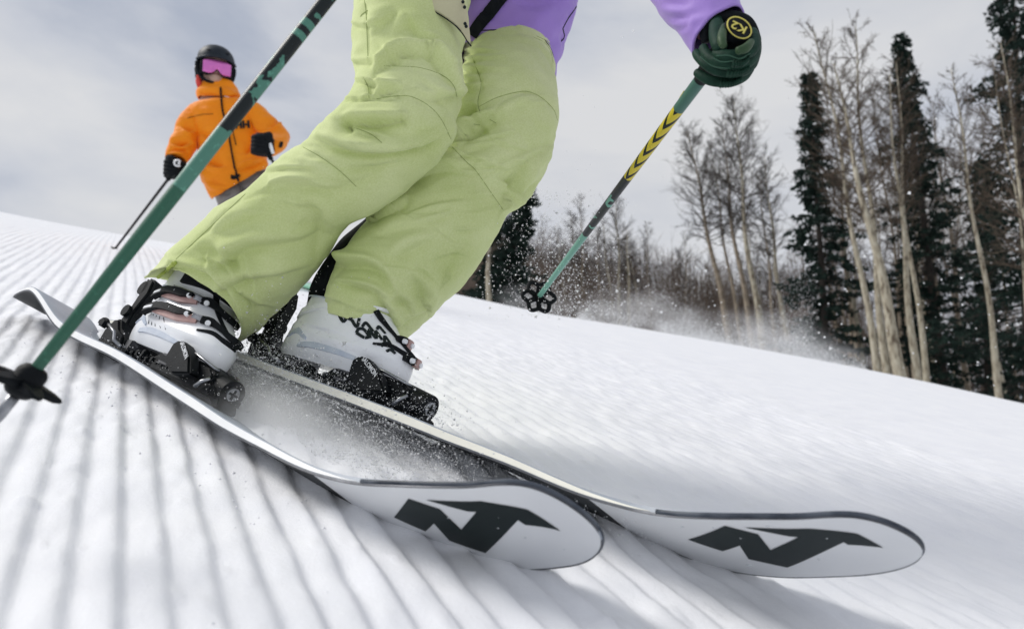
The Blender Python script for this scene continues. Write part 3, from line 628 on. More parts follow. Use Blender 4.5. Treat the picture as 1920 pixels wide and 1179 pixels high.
def shell_mesh(Gs, name, mt, parent, thick=.0025, caps=()):
    m = MB()
    for G in Gs:
        Wp = W(G); n = Wd(gnormals(G)); nr, nc = G.shape[:2]
        inner = Wp - n * thick
        f = gridf(nr, nc, True).tolist(); f2 = [q[::-1] for q in gridf(nr, nc, True, nr * nc).tolist()]
        rim = [[j, nr * nc + j, nr * nc + (j + 1) % nc, (j + 1) % nc] for j in range(nc)]; o = (nr - 1) * nc
        rim += [[o + (j + 1) % nc, nr * nc + o + (j + 1) % nc, nr * nc + o + j, o + j] for j in range(nc)]
        m.add(np.concatenate([Wp.reshape(-1, 3), inner.reshape(-1, 3)]), f + f2 + rim)
    o = mk(name, np.concatenate(m.v), m.f, mt, parent, True); fixn(o); return o
def bvh_of(Gs):
    V = []; Fc = []; k = 0
    for G in Gs:
        V += [tuple(a) for a in W(G).reshape(-1, 3)]; Fc += gridf(G.shape[0], G.shape[1], True, k).tolist(); k += G.shape[0] * G.shape[1]
    return BVHTree.FromPolygons(V, Fc)
CV = Vector(CAM)
def hit(bv, x, y, lift=0.):
    d = Vector(P(x, y, 1.)) - CV; d.normalize(); r = bv.ray_cast(CV, d)
    if r[0] is None: return None
    n = r[1] if r[1].dot(d) < 0 else -r[1]
    return np.array(r[0]) + np.array(n) * lift, np.array(n)
def stitched(bv, name, mt, parent, lines, rad=.0006, lift=.0001, step=4.):
    m = MB(); got = False
    for pl in lines:
        pl = np.asarray(pl, float); ln = np.linalg.norm(np.diff(pl, axis=0), axis=1).sum(); K = np.linspace(0, 1, max(4, int(ln / step))); pp = herm(np.linspace(0, 1, len(pl)), pl, K) if len(pl) > 2 else pl[0] + K[:, None] * (pl[1] - pl[0])
        H = [hit(bv, *q, lift) for q in pp]; H = [h[0] for h in H if h is not None]
        # drop jumps between folds
        run = []
        for h in H:
            if run and np.linalg.norm(h - run[-1]) > .03:
                if len(run) > 3: m.tube(np.array(run), rad, 5); got = True
                run = []
            run.append(h)
        if len(run) > 3: m.tube(np.array(run), rad, 5); got = True
    return build_each(m, name, mt, parent)[0] if got else None

# trousers ------------------------------------------------------------------
ST_N = [(270, 520, 443, 644, 1.315), (294, 501, 468, 630, 1.31), (338, 466, 506, 592, 1.30), (404, 402, 583, 516, 1.285), (464, 354, 644, 430, 1.27), (526, 298, 706, 400, 1.25), (574, 262, 770, 346, 1.235), (610, 230, 826, 300, 1.225), (640, 212, 857, 252, 1.225),
        (655, 192, 861, 212, 1.23), (665, 172, 868, 182, 1.235), (665, 130, 866, 132, 1.26), (663, 80, 864, 82, 1.285), (664, 40, 875, 42, 1.31), (669, 0, 876, 0, 1.34), (690, -80, 905, -70, 1.42), (730, -170, 960, -150, 1.53), (780, -240, 1010, -210, 1.63)]
ST_F = [(603, 592, 757, 645, 1.30), (608, 570, 781, 622, 1.305), (616, 545, 803, 600, 1.31), (632, 500, 846, 549, 1.33), (666, 455, 893, 494, 1.355), (700, 412, 926, 449, 1.375), (735, 365, 963, 386, 1.395), (775, 320, 1008, 346, 1.41), (815, 278, 1036, 285, 1.415),
        (842, 240, 1046, 228, 1.42), (860, 200, 1045, 188, 1.44), (866, 150, 1040, 140, 1.53), (868, 105, 1039, 95, 1.66), (872, 70, 1032, 64, 1.86), (890, 46, 1015, 46, 1.97)]
GN, _ = limb(ST_N, 300, 240, .92, ([0, .05, .14, .3], [1.08, .85, .3, 0]))
GF, _ = limb(ST_F, 300, 240, .92, ([0, .06, .16], [.04, .04, 0]))
SEAMS_N = [('knee_seam', [[(720, 124), (750, 125), (790, 128), (830, 142), (850, 160), (857, 182)], [(706, 186), (735, 181), (768, 181), (800, 196), (826, 222), (848, 266)], [(568, 276), (600, 294), (636, 320), (668, 350)], [(664, 240), (690, 249), (704, 258), (716, 268)]]),
           ('outer_seam', [[(460, 364), (430, 392), (390, 430), (345, 472), (330, 486)], [(683, 0), (686, 20), (688, 60), (690, 110)], [(682, 145), (690, 165), (692, 184)], [(690, 20), (680, 26), (676, 32)]])]
SEAMS_F = [('knee_seam', [[(899, 200), (930, 184), (965, 174), (990, 172), (1016, 184), (1038, 206), (1045, 226)], [(848, 276), (875, 304), (892, 320), (920, 360), (945, 396)], [(888, 233), (900, 235)], [(918, 224), (930, 231)]]),
           ('inner_seam', [[(881, 96), (890, 120), (902, 156), (896, 190), (900, 212)]]), ('hip_seam', [[(1000, 70), (1020, 80), (1032, 96), (1037, 118)], [(1006, 68), (1028, 80), (1038, 104)]])]
def puckers(S): return [(pl, .0012, 3.2, 0, 0) for _, ls in S for pl in ls]
FN = puckers(SEAMS_N) + [  # creases of the near leg
    ([(634, 221), (668, 225), (700, 228), (735, 227), (770, 221)], .0085, 10, -1, .55, 0),
    ([(640, 226), (650, 240), (655, 252)], .006, 6, 0, 0, 1),
    ([(584, 254), (620, 272), (657, 286), (705, 292), (760, 289), (810, 272), (850, 244)], .0085, 13, -1, .8, 0),
    ([(600, 300), (660, 318), (720, 322), (780, 310)], .004, 16, -1, .6),
    ([(700, 136), (722, 112), (748, 95), (780, 88), (815, 98)], .006, 10, -1, .8, 0),
    ([(816, 98), (838, 126), (852, 155), (864, 190)], .006, 9, -1, .7, 1),
    ([(690, 168), (722, 168), (755, 160)], .004, 9, -1, .8),
    ([(770, 176), (810, 183), (862, 182)], .004, 10, -1, .7, 2),
    ([(735, 60), (770, 46), (805, 60)], .0025, 14, -1, .6),
    ([(690, 70), (720, 40), (745, 20)], .0025, 14, -1, .6),
    ([(666, 178), (688, 174), (700, 150), (702, 118)], .003, 9, 0, 0, 1),
    ([(505, 362), (530, 352), (565, 350), (612, 358), (655, 352)], .004, 13, -1, .7),
    ([(560, 304), (600, 332), (650, 346), (705, 338)], .0025, 14, -1, .7),
    ([(438, 482), (470, 466), (510, 460), (560, 452), (625, 436)], .005, 15, -1, .7, 1),
    ([(428, 540), (470, 527), (520, 522), (590, 500)], .0055, 14, -1, .7, 1),
    ([(560, 376), (592, 398), (604, 440), (590, 484)], .004, 16, -1, .5),
    ([(398, 440), (440, 420), (495, 402)], .003, 16, -1, .6),
    ([(355, 468), (400, 470), (440, 500), (474, 545)], .003, 14, -1, .6),
    ([(325, 500), (352, 502), (388, 516), (420, 548), (440, 580), (450, 606), (452, 636)], .007, 7, -1, .8, 1),
    ([(455, 556), (480, 580), (480, 626)], .004, 9, -1, .6, 1),
    ([(300, 505), (318, 520), (332, 544)], .004, 5, 0, 0, 1),
]
FF = puckers(SEAMS_F) + [  # creases of the far leg
    ([(868, 246), (888, 232), (905, 224), (930, 212)], .007, 7, -1, .8, 1),
    ([(880, 244), (930, 224), (965, 206), (990, 194)], .004, 10, -1, .7, 1),
    ([(864, 228), (876, 212), (892, 198)], .010, 7, 0, 0),
    ([(858, 96), (895, 97), (940, 100)], .0022, 4, -1, .7, 1), ([(858, 112), (900, 113), (950, 110)], .002, 4, -1, .7, 1), ([(860, 131), (900, 134), (965, 134)], .0025, 5, -1, .7, 1), ([(862, 150), (890, 152), (935, 146)], .002, 5, -1, .7, 1), ([(866, 172), (890, 168), (930, 150)], .003, 6, -1, .7, 1),
    ([(956, 366), (975, 332), (995, 305), (1020, 285), (1046, 262)], .005, 12, 1, .7, 1),
    ([(962, 352), (978, 362), (1000, 352), (1020, 336)], .004, 7, 1, .5, 1),
    ([(770, 334), (810, 318), (850, 316), (895, 306)], .0045, 13, -1, .7, 1),
    ([(850, 300), (880, 282), (925, 266)], .0025, 14, -1, .6),
    ([(700, 405), (730, 392), (756, 378), (764, 360)], .004, 11, -1, .5, 1),
    ([(630, 494), (660, 494), (690, 498), (715, 512), (730, 534), (740, 556)], .0065, 10, -1, .7, 1),
    ([(622, 524), (655, 532), (685, 540), (708, 549), (732, 566)], .0045, 6, -1, .7, 0),
    ([(702, 546), (716, 568), (730, 592), (742, 618), (752, 646)], .0055, 8, -1, .7, 0),
    ([(736, 494), (760, 472), (785, 460), (815, 448)], .004, 15, -1, .7),
    ([(796, 560), (786, 535), (770, 514)], .0045, 11, 1, .6, 1),
    ([(752, 614), (780, 598), (806, 586)], .004, 8, -1, .6, 1),
    ([(742, 556), (760, 570), (774, 594)], .004, 9, -1, .6),
    ([(690, 442), (740, 430), (805, 424)], .002, 18, -1, .6),
    ([(846, 504), (862, 478), (884, 450)], .003, 13, 1, .6, 1),
]
def random_creases(st, n, seed, spots):
    rg = np.random.default_rng(seed); A = np.array([q[:5] for q in st], float); out_ = []
    for _ in range(n):
        k = np.clip(rg.normal(*spots[int(rg.integers(len(spots)))]), 0, .98) * (len(A) - 1); i = int(k); f = k - i; L_ = A[i, :2] * (1 - f) + A[min(i + 1, len(A) - 1), :2] * f; R_ = A[i, 2:4] * (1 - f) + A[min(i + 1, len(A) - 1), 2:4] * f
        ax_ = (A[min(i + 1, len(A) - 1), :2] - A[i, :2]) + (A[min(i + 1, len(A) - 1), 2:4] - A[i, 2:4]); ax_ /= np.linalg.norm(ax_); ac = (R_ - L_) / np.linalg.norm(R_ - L_); c = L_ + (R_ - L_) * rg.uniform(.08, .92); an = rg.normal(0, .45); d = ac * math.cos(an) + ax_ * math.sin(an); ln = rg.uniform(22, 70); nrm = np.array([-d[1], d[0]]); bw = rg.normal(0, .16) * ln
        out_.append(([tuple(c - d * ln), tuple(c - d * ln * .4 + nrm * bw), tuple(c + d * ln * .3 + nrm * bw), tuple(c + d * ln)], rg.uniform(.0006, .0019), rg.uniform(3, 6.5), -1 if rg.random() < .7 else 1, .7))
    return out_
FN += random_creases(ST_N, 46, 5, [(.03, .05), (.10, .06), (.30, .10), (.50, .07), (.62, .08)])
FF += random_creases(ST_F, 46, 6, [(.04, .05), (.12, .07), (.35, .10), (.58, .07), (.66, .06)])
GN = folds(GN, FN, .0042, 21, 1., 3.4); GF = folds(GF, FF, .0042, 33, 1., 3.4)
# seat of the trousers joining both legs
GP, _ = limb([(800, -40, 1020, -10, 1.74, .8), (790, -110, 1035, -85, 1.74, .8), (800, -190, 1035, -170, 1.76, .75)], 20, 60)
trousers = shell_mesh([GN, GF, GP], 'trousers', LIME, skier)
bvT = bvh_of([GN, GF])
SEAM = mat('dark_green_thread', (.28, .345, .115), .8, (.33, .40, .14), 300)
for nm_, lines in SEAMS_N + SEAMS_F: stitched(bvT, nm_, SEAM, trousers, lines)
ZIP = mat('yellow_green_zip', (.36, .46, .06), .4, (.46, .55, .12), 80)
m = MB()
zp = np.array([(296, 517), (306, 508), (318, 500), (330, 492)], float)
for k in np.linspace(0, 1, 12):
    q = herm(np.linspace(0, 1, 4), zp, [k])[0]; h = hit(bvT, q[0], q[1], .003)
    if h is not None: m.ball(h[0], (.0042, .0042, .0042), 6, 5)
if m.n: zipo = m.build('cuff_zip', ZIP, trousers, kind='stuff')
for q0, q1 in (((312, 503), (330, 491)),):
    h0, h1 = hit(bvT, *q0, .006), hit(bvT, *q1, .006)
    if h0 is not None and h1 is not None: MB().tube(np.stack([h0[0], h1[0]]), [.004, .003], 8).build('zip_puller', ZIP, trousers)
# black inner panel behind the far leg's gap
GI, _ = limb([(574, 594, 612, 599, 1.335, .6), (584, 535, 632, 514, 1.34, .6), (632, 458, 680, 462, 1.36, .6), (684, 412, 720, 410, 1.38, .6), (745, 340, 775, 345, 1.41, .6)], 60, 40)
GI = folds(GI, [], .0015, 51); shell_mesh([GI], 'inner_panel', BLACKF, trousers)
# cargo flap hanging over the near thigh
FLAPM = fabric(bpy.data.materials.new('khaki_flap_fabric'), (.50, .48, .30), (.60, .57, .38))
top = np.array([(700, -30), (740, -34), (780, -34), (820, -30), (850, -24), (866, -6), (874, 16), (878, 40), (881, 62), (883, 84)], float); bot = np.array([(722, -8), (746, 3), (778, 8), (806, 17), (830, 30), (850, 44), (862, 56), (870, 66), (876, 76), (883.5, 86)], float)
dep = np.array([1.255, 1.235, 1.222, 1.215, 1.212, 1.214, 1.218, 1.222, 1.228, 1.235])
K = np.linspace(0, 1, 40); tI = herm(np.linspace(0, 1, 10), top, K); bI = herm(np.linspace(0, 1, 10), bot, K); dI = herm(np.linspace(0, 1, 10), dep, K); V = []
for dz in (0, .003):
    for s_ in np.linspace(0, 1, 14):
        q = tI * (1 - s_) + bI * s_; V.append(P(q[:, 0], q[:, 1], dI + dz + .006 * (1 - s_) * 0 + .002 * np.sin(K * 19 + 2 * s_)))
f = gridf(28, 40); flap = mk('pocket_flap', np.concatenate(V), f, FLAPM, trousers); fixn(flap)
m = MB(); m.tube(P(bI[:, 0], bI[:, 1] + 1.2, dI + .002), .0013, 6); m.build('flap_binding', INK, flap)
m = MB()
for x, y in ((868, 4), (871, 14), (872, 45), (874, 50)): m.ball(P(x, y, 1.207), .0032, 8, 6)
build_each(m, 'snap_button', INK, flap)

# jacket --------------------------------------------------------------------
LILAC = fabric(bpy.data.materials.new('lilac_fabric'), (.33, .205, .60), (.40, .265, .68), .6, .3, .15)
ST_J = [(815, 142, 1040, 152, 1.60), (812, 96, 1047, 122, 1.60), (806, 40, 1062, 82, 1.62), (800, -10, 1078, 30, 1.66), (795, -60, 1092, -15, 1.70), (790, -160, 1105, -120, 1.78), (790, -300, 1130, -270, 1.80), (820, -420, 1110, -400, 1.82), (890, -490, 1040, -480, 1.83), (915, -520, 1010, -515, 1.83)]
GJ, _ = limb(ST_J, 150, 130, .72, ([0, .05, .2, .4], [.50, .50, .3, .1]))
GJ = folds(GJ, [([(900, 20), (930, 34), (975, 40), (1010, 30)], .010, 16, 1, .5), ([(1005, 60), (1030, 70), (1044, 90)], .010, 9, 1, .5), ([(890, 40), (905, 20), (915, 0)], .008, 10, 0, 0), ([(960, 0), (1000, 10), (1040, 5)], .008, 16, 1, .6), ([(1046, 60), (1060, 70), (1062, 90)], .006, 8, 0, 0)], .006, 41)
ST_A = [(1298, 93, 1397, 32, 1.00), (1292, 84, 1392, 24, 1.005), (1274, 58, 1386, 8, 1.02), (1250, 26, 1374, -14, 1.05), (1228, -4, 1356, -40, 1.09), (1190, -60, 1320, -92, 1.20), (1150, -130, 1282, -160, 1.33), (1105, -200, 1230, -260, 1.48), (1060, -270, 1170, -360, 1.62), (1010, -330, 1090, -430, 1.76)]
GA, _ = limb(ST_A, 130, 100, .95)
GA = folds(GA, [([(1250, 40), (1275, 36), (1300, 26), (1330, 20)], .008, 8, 1, .6), ([(1268, 62), (1285, 50), (1292, 30)], .008, 7, 1, .5), ([(1240, 8), (1270, 10), (1300, 0)], .007, 9, 1, .5), ([(1300, 60), (1315, 48), (1340, 34)], .005, 8, 1, .5), ([(1335, 15), (1360, 12), (1376, 14)], .005, 8, 1, .5)], .003, 43)
ST_B = [(905, -430, 990, -330, 1.74), (950, -420, 1010, -300, 1.55), (990, -440, 1060, -310, 1.36), (1010, -520, 1090, -420, 1.10), (1000, -600, 1100, -540, .98)]
GB, _ = limb(ST_B, 60, 60, .95)
jacket = shell_mesh([GJ, GA, GB], 'jacket', LILAC, skier, .003)
bvJ = bvh_of([GJ, GA])
def ribbon(bv, name, mt, parent, line, wpx, lift=.002, thick=.0015, n=30):
    line = np.asarray(line, float); K = np.linspace(0, 1, n); pp = herm(np.linspace(0, 1, len(line)), line, K); tg = np.gradient(pp, axis=0); tg /= np.linalg.norm(tg, axis=1)[:, None]; nn = np.stack([-tg[:, 1], tg[:, 0]], -1); wv = np.interp(K, np.linspace(0, 1, np.size(wpx)), np.atleast_1d(wpx)) / 2
    R = []
    for i in range(n):
        a, b = hit(bv, *(pp[i] - nn[i] * wv[i]), lift), hit(bv, *(pp[i] + nn[i] * wv[i]), lift)
        if a is None or b is None: continue
        R.append(np.stack([a[0], b[0], b[0] + b[1] * thick, a[0] + a[1] * thick]))
    if len(R) > 2: return MB().loft(R).build(name, mt, parent, False)
ribbon(bvJ, 'strap', BLACKF, jacket, [(948, -16), (934, 4), (916, 28), (896, 52), (884, 72)], [28, 24, 24, 22, 20], .004)
stitched(bvJ, 'jacket_seam', INK, jacket, [[(1090, -20), (1082, 10), (1066, 34), (1055, 54)], [(1055, 54), (1058, 68), (1052, 78), (1036, 82)]], .0016)
stitched(bvJ, 'hem_cord', INK, jacket, [[(888, 58), (920, 57), (960, 56), (1000, 60), (1018, 72), (1034, 96), (1040, 124)]], .0014)

# glove ---------------------------------------------------------------------
GLV = mat('dark_green_leather', (.006, .029, .018), .6, (.012, .046, .029), 60, .5, 240, spec=.15)
GLV2 = mat('olive_leather_palm', (.028, .062, .028), .5, (.05, .09, .042), 40, .35, 160, spec=.22)
g0 = lambda a: [(1280 + x / 6.94, 20 + y / 6.94) for x, y in a]
def chain(m, pts, dep, rad, seg=14, n=40):
    pts = np.asarray(g0(pts)); K = np.linspace(0, 1, n); s_ = np.linspace(0, 1, len(pts)); p = herm(s_, pts, K); d = herm(np.linspace(0, 1, len(dep)), np.asarray(dep, float), K); r = herm(np.linspace(0, 1, len(rad)), np.asarray(rad, float), K)
    r = r * np.clip(np.minimum(K, 1 - K) / .05, .02, 1) ** .5
    return m.tube(P(p[:, 0], p[:, 1], d), r / 6.94 / FPX * .95, seg)
hand = MB()
# palm and back of the hand in one piece with the fingers
R = []
for x0, y0, x1, y1, d, k in ((470, 60, 850, 130, 1.015, .5), (430, 100, 880, 190, 1.00, .55), (420, 190, 930, 330, .985, .5), (430, 330, 960, 480, .975, .5), (430, 470, 950, 640, .975, .45), (440, 600, 900, 790, .985, .42), (440, 720, 800, 900, 1.0, .4), (460, 820, 700, 970, 1.015, .35)):
    a = P(*g0([(x0, y0)])[0], d); b = P(*g0([(x1, y1)])[0], d); c = (a + b) / 2; e1 = (b - a) / 2; vv = (CAM - c); vv /= np.linalg.norm(vv); th = np.linspace(0, 2 * np.pi, 28, endpoint=False)
    R.append(c + np.cos(th)[:, None] * e1 + np.sin(th)[:, None] * vv * np.linalg.norm(e1) * k)
hand.loft(R)
chain(hand, [(880, 250), (935, 380), (900, 500), (790, 560), (640, 590), (500, 580), (415, 545)], [.955, .935, .918, .912, .915, .925, .94], [70, 82, 84, 80, 74, 70, 64])
chain(hand, [(950, 430), (935, 560), (850, 660), (700, 700), (540, 690), (390, 640), (300, 555), (255, 455)], [.965, .945, .93, .925, .928, .94, .955, .97], [70, 80, 82, 78, 76, 72, 68, 60])
chain(hand, [(950, 560), (900, 690), (790, 775), (620, 800), (450, 775), (310, 700), (205, 600), (165, 525)], [.985, .968, .952, .945, .948, .955, .97, .98], [66, 76, 80, 76, 74, 70, 64, 56])
chain(hand, [(900, 720), (800, 850), (660, 915), (500, 930), (360, 910), (245, 850), (165, 785)], [1.0, .985, .972, .968, .972, .98, .99], [60, 70, 74, 70, 68, 64, 56])
chain(hand, [(430, 110), (440, 220), (450, 350), (475, 450), (520, 520)], [.99, .965, .945, .93, .925], [80, 100, 104, 96, 78])
glove = hand.build('glove', GLV, skier)
m = MB(); chain(m, [(545, 190), (520, 280), (510, 380), (535, 480)], [.935, .92, .905, .898], [36, 52, 56, 40]); chain(m, [(900, 400), (820, 490), (700, 530)], [.905, .892, .888], [40, 58, 44]); build_each(m, 'palm_patch', GLV2, glove)
m = MB()
for base, dd in (([(860, 620), (790, 680), (660, 690)], .902), ([(860, 740), (750, 800), (590, 810)], .922), ([(760, 890), (640, 945), (500, 955)], .948)):
    p = herm(np.linspace(0, 1, 3), np.array(base, float), np.linspace(0, 1, 9))
    for x, y in p:
        q = np.array(g0([(x + 14, y - 48), (x, y), (x - 12, y + 48)])); m.tube(P(q[:, 0], q[:, 1], np.array([dd + .006, dd, dd + .006])), .0016, 6)
build_each(m, 'knuckle_rib', GLV, glove)
m = MB()
for ln, dd in (([(400, 620), (520, 668), (700, 650), (850, 600)], .906), ([(230, 600), (380, 720), (560, 750), (760, 740)], .922), ([(440, 590), (600, 585), (740, 625), (880, 560)], .899)):
    q = np.array(g0(ln)); p = herm(np.linspace(0, 1, 4), q, np.linspace(0, 1, 20)); m.tube(P(p[:, 0], p[:, 1], np.full(20, dd)), .0007, 5)
build_each(m, 'glove_seam', mat('pale_green_thread', (.03, .1, .06), .6), glove)
m = MB(); q = np.array(g0([(300, 420), (285, 290), (340, 170), (450, 95), (600, 70), (760, 95), (880, 170), (960, 330), (985, 520), (930, 700), (800, 860), (700, 930)]))
p = herm(np.linspace(0, 1, len(q)), q, np.linspace(0, 1, 50)); m.tube(P(p[:, 0], p[:, 1], np.interp(np.linspace(0, 1, 50), [0, .3, .6, 1], [.985, .985, .972, 1.0])), np.interp(np.linspace(0, 1, 50), [0, .15, .5, .7, 1], [.006, .0085, .007, .0045, .003]), 10); m.build('wrist_cuff', BLACKF, glove)

# ski poles -----------------------------------------------------------------
def polemat(name, bands, plain, dark, yellow=None):
    """bands along the pole: list of (start, end, kind)"""
    m = bpy.data.materials.new(name); m.use_nodes = True; t = m.node_tree; b = t.nodes['Principled BSDF']; b.inputs['Roughness'].default_value = .38; b.inputs['Specular IOR Level'].default_value = .3; b.inputs['Coat Weight'].default_value = .08; b.inputs['Coat Roughness'].default_value = .2
    tcn = t.nodes.new('ShaderNodeUVMap'); sx = t.nodes.new('ShaderNodeSeparateXYZ'); t.links.new(tcn.outputs[0], sx.inputs[0])
    def math_(op, a, b_=None):
        q = t.nodes.new('ShaderNodeMath'); q.operation = op
        for i, v in enumerate((a, b_)):
            if v is None: continue
            if isinstance(v, (int, float)): q.inputs[i].default_value = v
            else: t.links.new(v, q.inputs[i])
        return q.outputs[0]
    cur = None; obj = t.nodes.new('ShaderNodeTexCoord')
    def mixc(a, c, fac):
        q = t.nodes.new('ShaderNodeMix'); q.data_type = 'RGBA'
        if isinstance(a, tuple): q.inputs[6].default_value = (*a, 1)
        else: t.links.new(a, q.inputs[6])
        if isinstance(c, tuple): q.inputs[7].default_value = (*c, 1)
        else: t.links.new(c, q.inputs[7])
        t.links.new(fac, q.inputs[0]); return q.outputs[2]
    nz = t.nodes.new('ShaderNodeTexNoise'); nz.inputs['Scale'].default_value = 42; nz.inputs['Detail'].default_value = 2.6; t.links.new(obj.outputs['Object'], nz.inputs['Vector'])
    cam_ = math_('GREATER_THAN', nz.outputs['Fac'], .53); sp = t.nodes.new('ShaderNodeTexNoise'); sp.inputs['Scale'].default_value = 160; t.links.new(obj.outputs['Object'], sp.inputs['Vector'])
    col = mixc(plain, tuple(min(1, c * 1.35) for c in plain), math_('GREATER_THAN', sp.outputs['Fac'], .66))
    for s0, s1, kind in bands:
        inb = math_('MULTIPLY', math_('GREATER_THAN', sx.outputs[0], s0), math_('LESS_THAN', sx.outputs[0], s1))
        if kind == 'camo': f_ = math_('MULTIPLY', inb, cam_); col = mixc(col, dark, f_)
        elif kind == 'dark': col = mixc(col, dark, math_('MULTIPLY', inb, math_('GREATER_THAN', nz.outputs['Fac'], .40)))
        elif kind == 'solid': col = mixc(col, dark, inb)
        elif kind == 'chev':
            tri = math_('PINGPONG', math_('ADD', math_('MULTIPLY', sx.outputs[1], 4.0), .55), 1.0)      # zigzag round the tube
            ph = math_('FRACT', math_('MULTIPLY', math_('ADD', sx.outputs[0], math_('MULTIPLY', tri, .034)), 1 / .040), None)
            col = mixc(col, yellow, inb); col = mixc(col, dark, math_('MULTIPLY', inb, math_('LESS_THAN', ph, .36)))
        elif kind == 'deep': col = mixc(col, tuple(c * .45 for c in plain), inb)
    t.links.new(col, b.inputs['Base Color']); return m
def pole_tube(name, c0, c1, r0, r1, mt, parent, seg=20, n=60, s0=0.):
    K = np.linspace(0, 1, n); pts = c0 + K[:, None] * (c1 - c0); ln = np.linalg.norm(c1 - c0); d = (c1 - c0) / ln; a = np.cross(d, [0, 0, 1.]); a /= np.linalg.norm(a); w = np.cross(d, a)
    th = np.linspace(0, 2 * np.pi, seg + 1); rr = r0 + K * (r1 - r0)
    V = pts[:, None, :] + rr[:, None, None] * (np.cos(th)[None, :, None] * a + np.sin(th)[None, :, None] * w); f = gridf(n, seg + 1)
    o = mk(name, V.reshape(-1, 3), f, mt, parent); fixn(o); uv = o.data.uv_layers.new(name='UVMap'); li = np.zeros(len(o.data.loops), dtype=np.int32); o.data.loops.foreach_get('vertex_index', li)
    uvs = np.stack([np.repeat(s0 + K * ln, seg + 1), np.tile(th / (2 * np.pi), n)], -1)[li]; uv.data.foreach_set('uv', uvs.ravel().astype(np.float32)); return o
GREEN_L = (.075, .215, .16); GREEN_D = (.035, .14, .085); DARK = (.003, .008, .009); YEL = (.62, .50, .03)
# the one crossing the picture in front
t0c, t1c = toC(P(2, 775, .672)), toC(P(613, 0, .80)); A0 = W(t0c); Dp = W(t1c) - A0; Lp = np.linalg.norm(Dp); Dp /= Lp; A1 = A0 + Dp * 1.13
pole1 = empty('ski_pole', A0, 'thick green ski pole with dark camouflage print crossing in front at the left', 'ski pole', 'poles of the skier in green trousers')
vis = Lp   # length from tip to the frame edge
mk1 = polemat('green_camouflage_pole', [(.645 * vis, .735 * vis, 'dark'), (.735 * vis, .845 * vis, 'camo'), (.845 * vis, .89 * vis, 'solid'), (.905 * vis, .918 * vis, 'solid'), (.935 * vis, 1.4 * vis, 'dark')], GREEN_L, DARK)
# lower shaft is a deeper green
mk1l = polemat('deep_green_pole', [], (.028, .115, .072), DARK)
cut = A0 + Dp * (.50 * vis)
pole_tube('lower_shaft', A0 + Dp * .02, cut, .0056, .0079, mk1l, pole1); up_ = pole_tube('upper_shaft', cut, A1, .0079, .0090, mk1, pole1, s0=.50 * vis)
m = MB(); m.tube(np.stack([A0 + Dp * .03, A0, A0 - Dp * .03]), [.0055, .0055, .002], 10); m.build('pole_tip', STEEL, pole1)
m = MB(); m.tube(np.stack([A1 - Dp * .14, A1 - Dp * .06, A1 - Dp * .01, A1 + Dp * .01]), [.016, .015, .018, .012], 14); m.build('grip', BLACK, pole1)
m = MB(); ql = rng.random((340, 2)); qd = ql[:, 0] ** 1.2 * .62 * vis + .03; an = rng.normal(-1.6, .9, 340); aa_ = np.cross(Dp, [0, 0, 1.]); aa_ /= np.linalg.norm(aa_); ww_ = np.cross(Dp, aa_)
fr_pts = A0 + Dp * qd[:, None] + (np.interp(qd, [0, .5 * vis], [.0058, .0082]))[:, None] * (np.cos(an)[:, None] * aa_ + np.sin(an)[:, None] * ww_)
hubc = A0 + Dp * (np.linalg.norm(P(45, 712, .679) - A0))
m = MB(); m.tube(np.stack([hubc - Dp * .017, hubc - Dp * .012, hubc + Dp * .010, hubc + Dp * .016]), [.010, .0145, .0145, .010], 14)
vd = (CAM - hubc) / np.linalg.norm(CAM - hubc); b1 = np.cross(Dp, vd); b1 /= np.linalg.norm(b1); b2 = np.cross(b1, Dp)
for k in range(5):
    a_ = -.15 + k * 2 * math.pi / 5; dr = math.cos(a_) * b1 + math.sin(a_) * b2; tn = np.cross(Dp, dr)
    R = []
    for q, wq, hq in ((.006, .011, .008), (.018, .010, .0055), (.030, .0085, .0045), (.038, .0035, .002)):
        c = hubc + dr * q - Dp * .10 * q; R.append(np.stack([c - tn * wq - Dp * hq, c + tn * wq - Dp * hq, c + tn * wq + Dp * hq * .5, c - tn * wq + Dp * hq * .5]))
    m.loft(R)
bev(m.build('basket', BLACK, pole1, False), .0012)
# the one held out to the right
C0 = W([.3057, .3851, .925]); C1 = P(1010, 557, 1.85); D2 = C1 - C0; L2 = np.linalg.norm(D2); D2 /= L2
pole2 = empty('ski_pole', C1, 'green ski pole with a yellow and black zigzag band, held in the gloved hand', 'ski pole', 'poles of the skier in green trousers')
mk2 = polemat('green_zigzag_pole', [(.0, .085, 'deep'), (.085, .293, 'chev'), (.293, .534, 'dark')], (.13, .33, .26), DARK, YEL)
pole_tube('shaft', C0 + D2 * .09, C1 + D2 * .01, .0098, .0066, mk2, pole2)
m = MB(); m.tube(np.stack([C0 + D2 * .004, C0 + D2 * .02, C0 + D2 * .05, C0 + D2 * .09, C0 + D2 * .105]), [.0165, .0185, .0155, .0135, .0102], 20); m.build('grip', BLACK, pole2, True, 50)
b1 = np.cross(D2, Vector((0, 0, 1))); b1 /= np.linalg.norm(b1); b2 = np.cross(b1, D2)
m = MB(); m.tube(np.stack([C0 - D2 * .004, C0 + D2 * .006]), [.0200, .0200], 28); capo = m.build('grip_cap', BLACK, pole2, True, 40)
th = np.linspace(0, 2 * np.pi, 41); m = MB(); m.tube(C0 - D2 * .0042 + .0178 * (np.cos(th)[:, None] * b1 + np.sin(th)[:, None] * b2), .0011, 6, False); YELP = mat('yellow_print', (.66, .58, .12), .5); m.build('cap_ring', YELP, capo)
tv, tf = text_mesh('K2', .020, .0003, .15, .0004)
ri = Wd([-.66, .26, 0]); ri -= D2 * (ri @ D2); ri /= np.linalg.norm(ri); upv = np.cross(-D2, ri) * 1.0
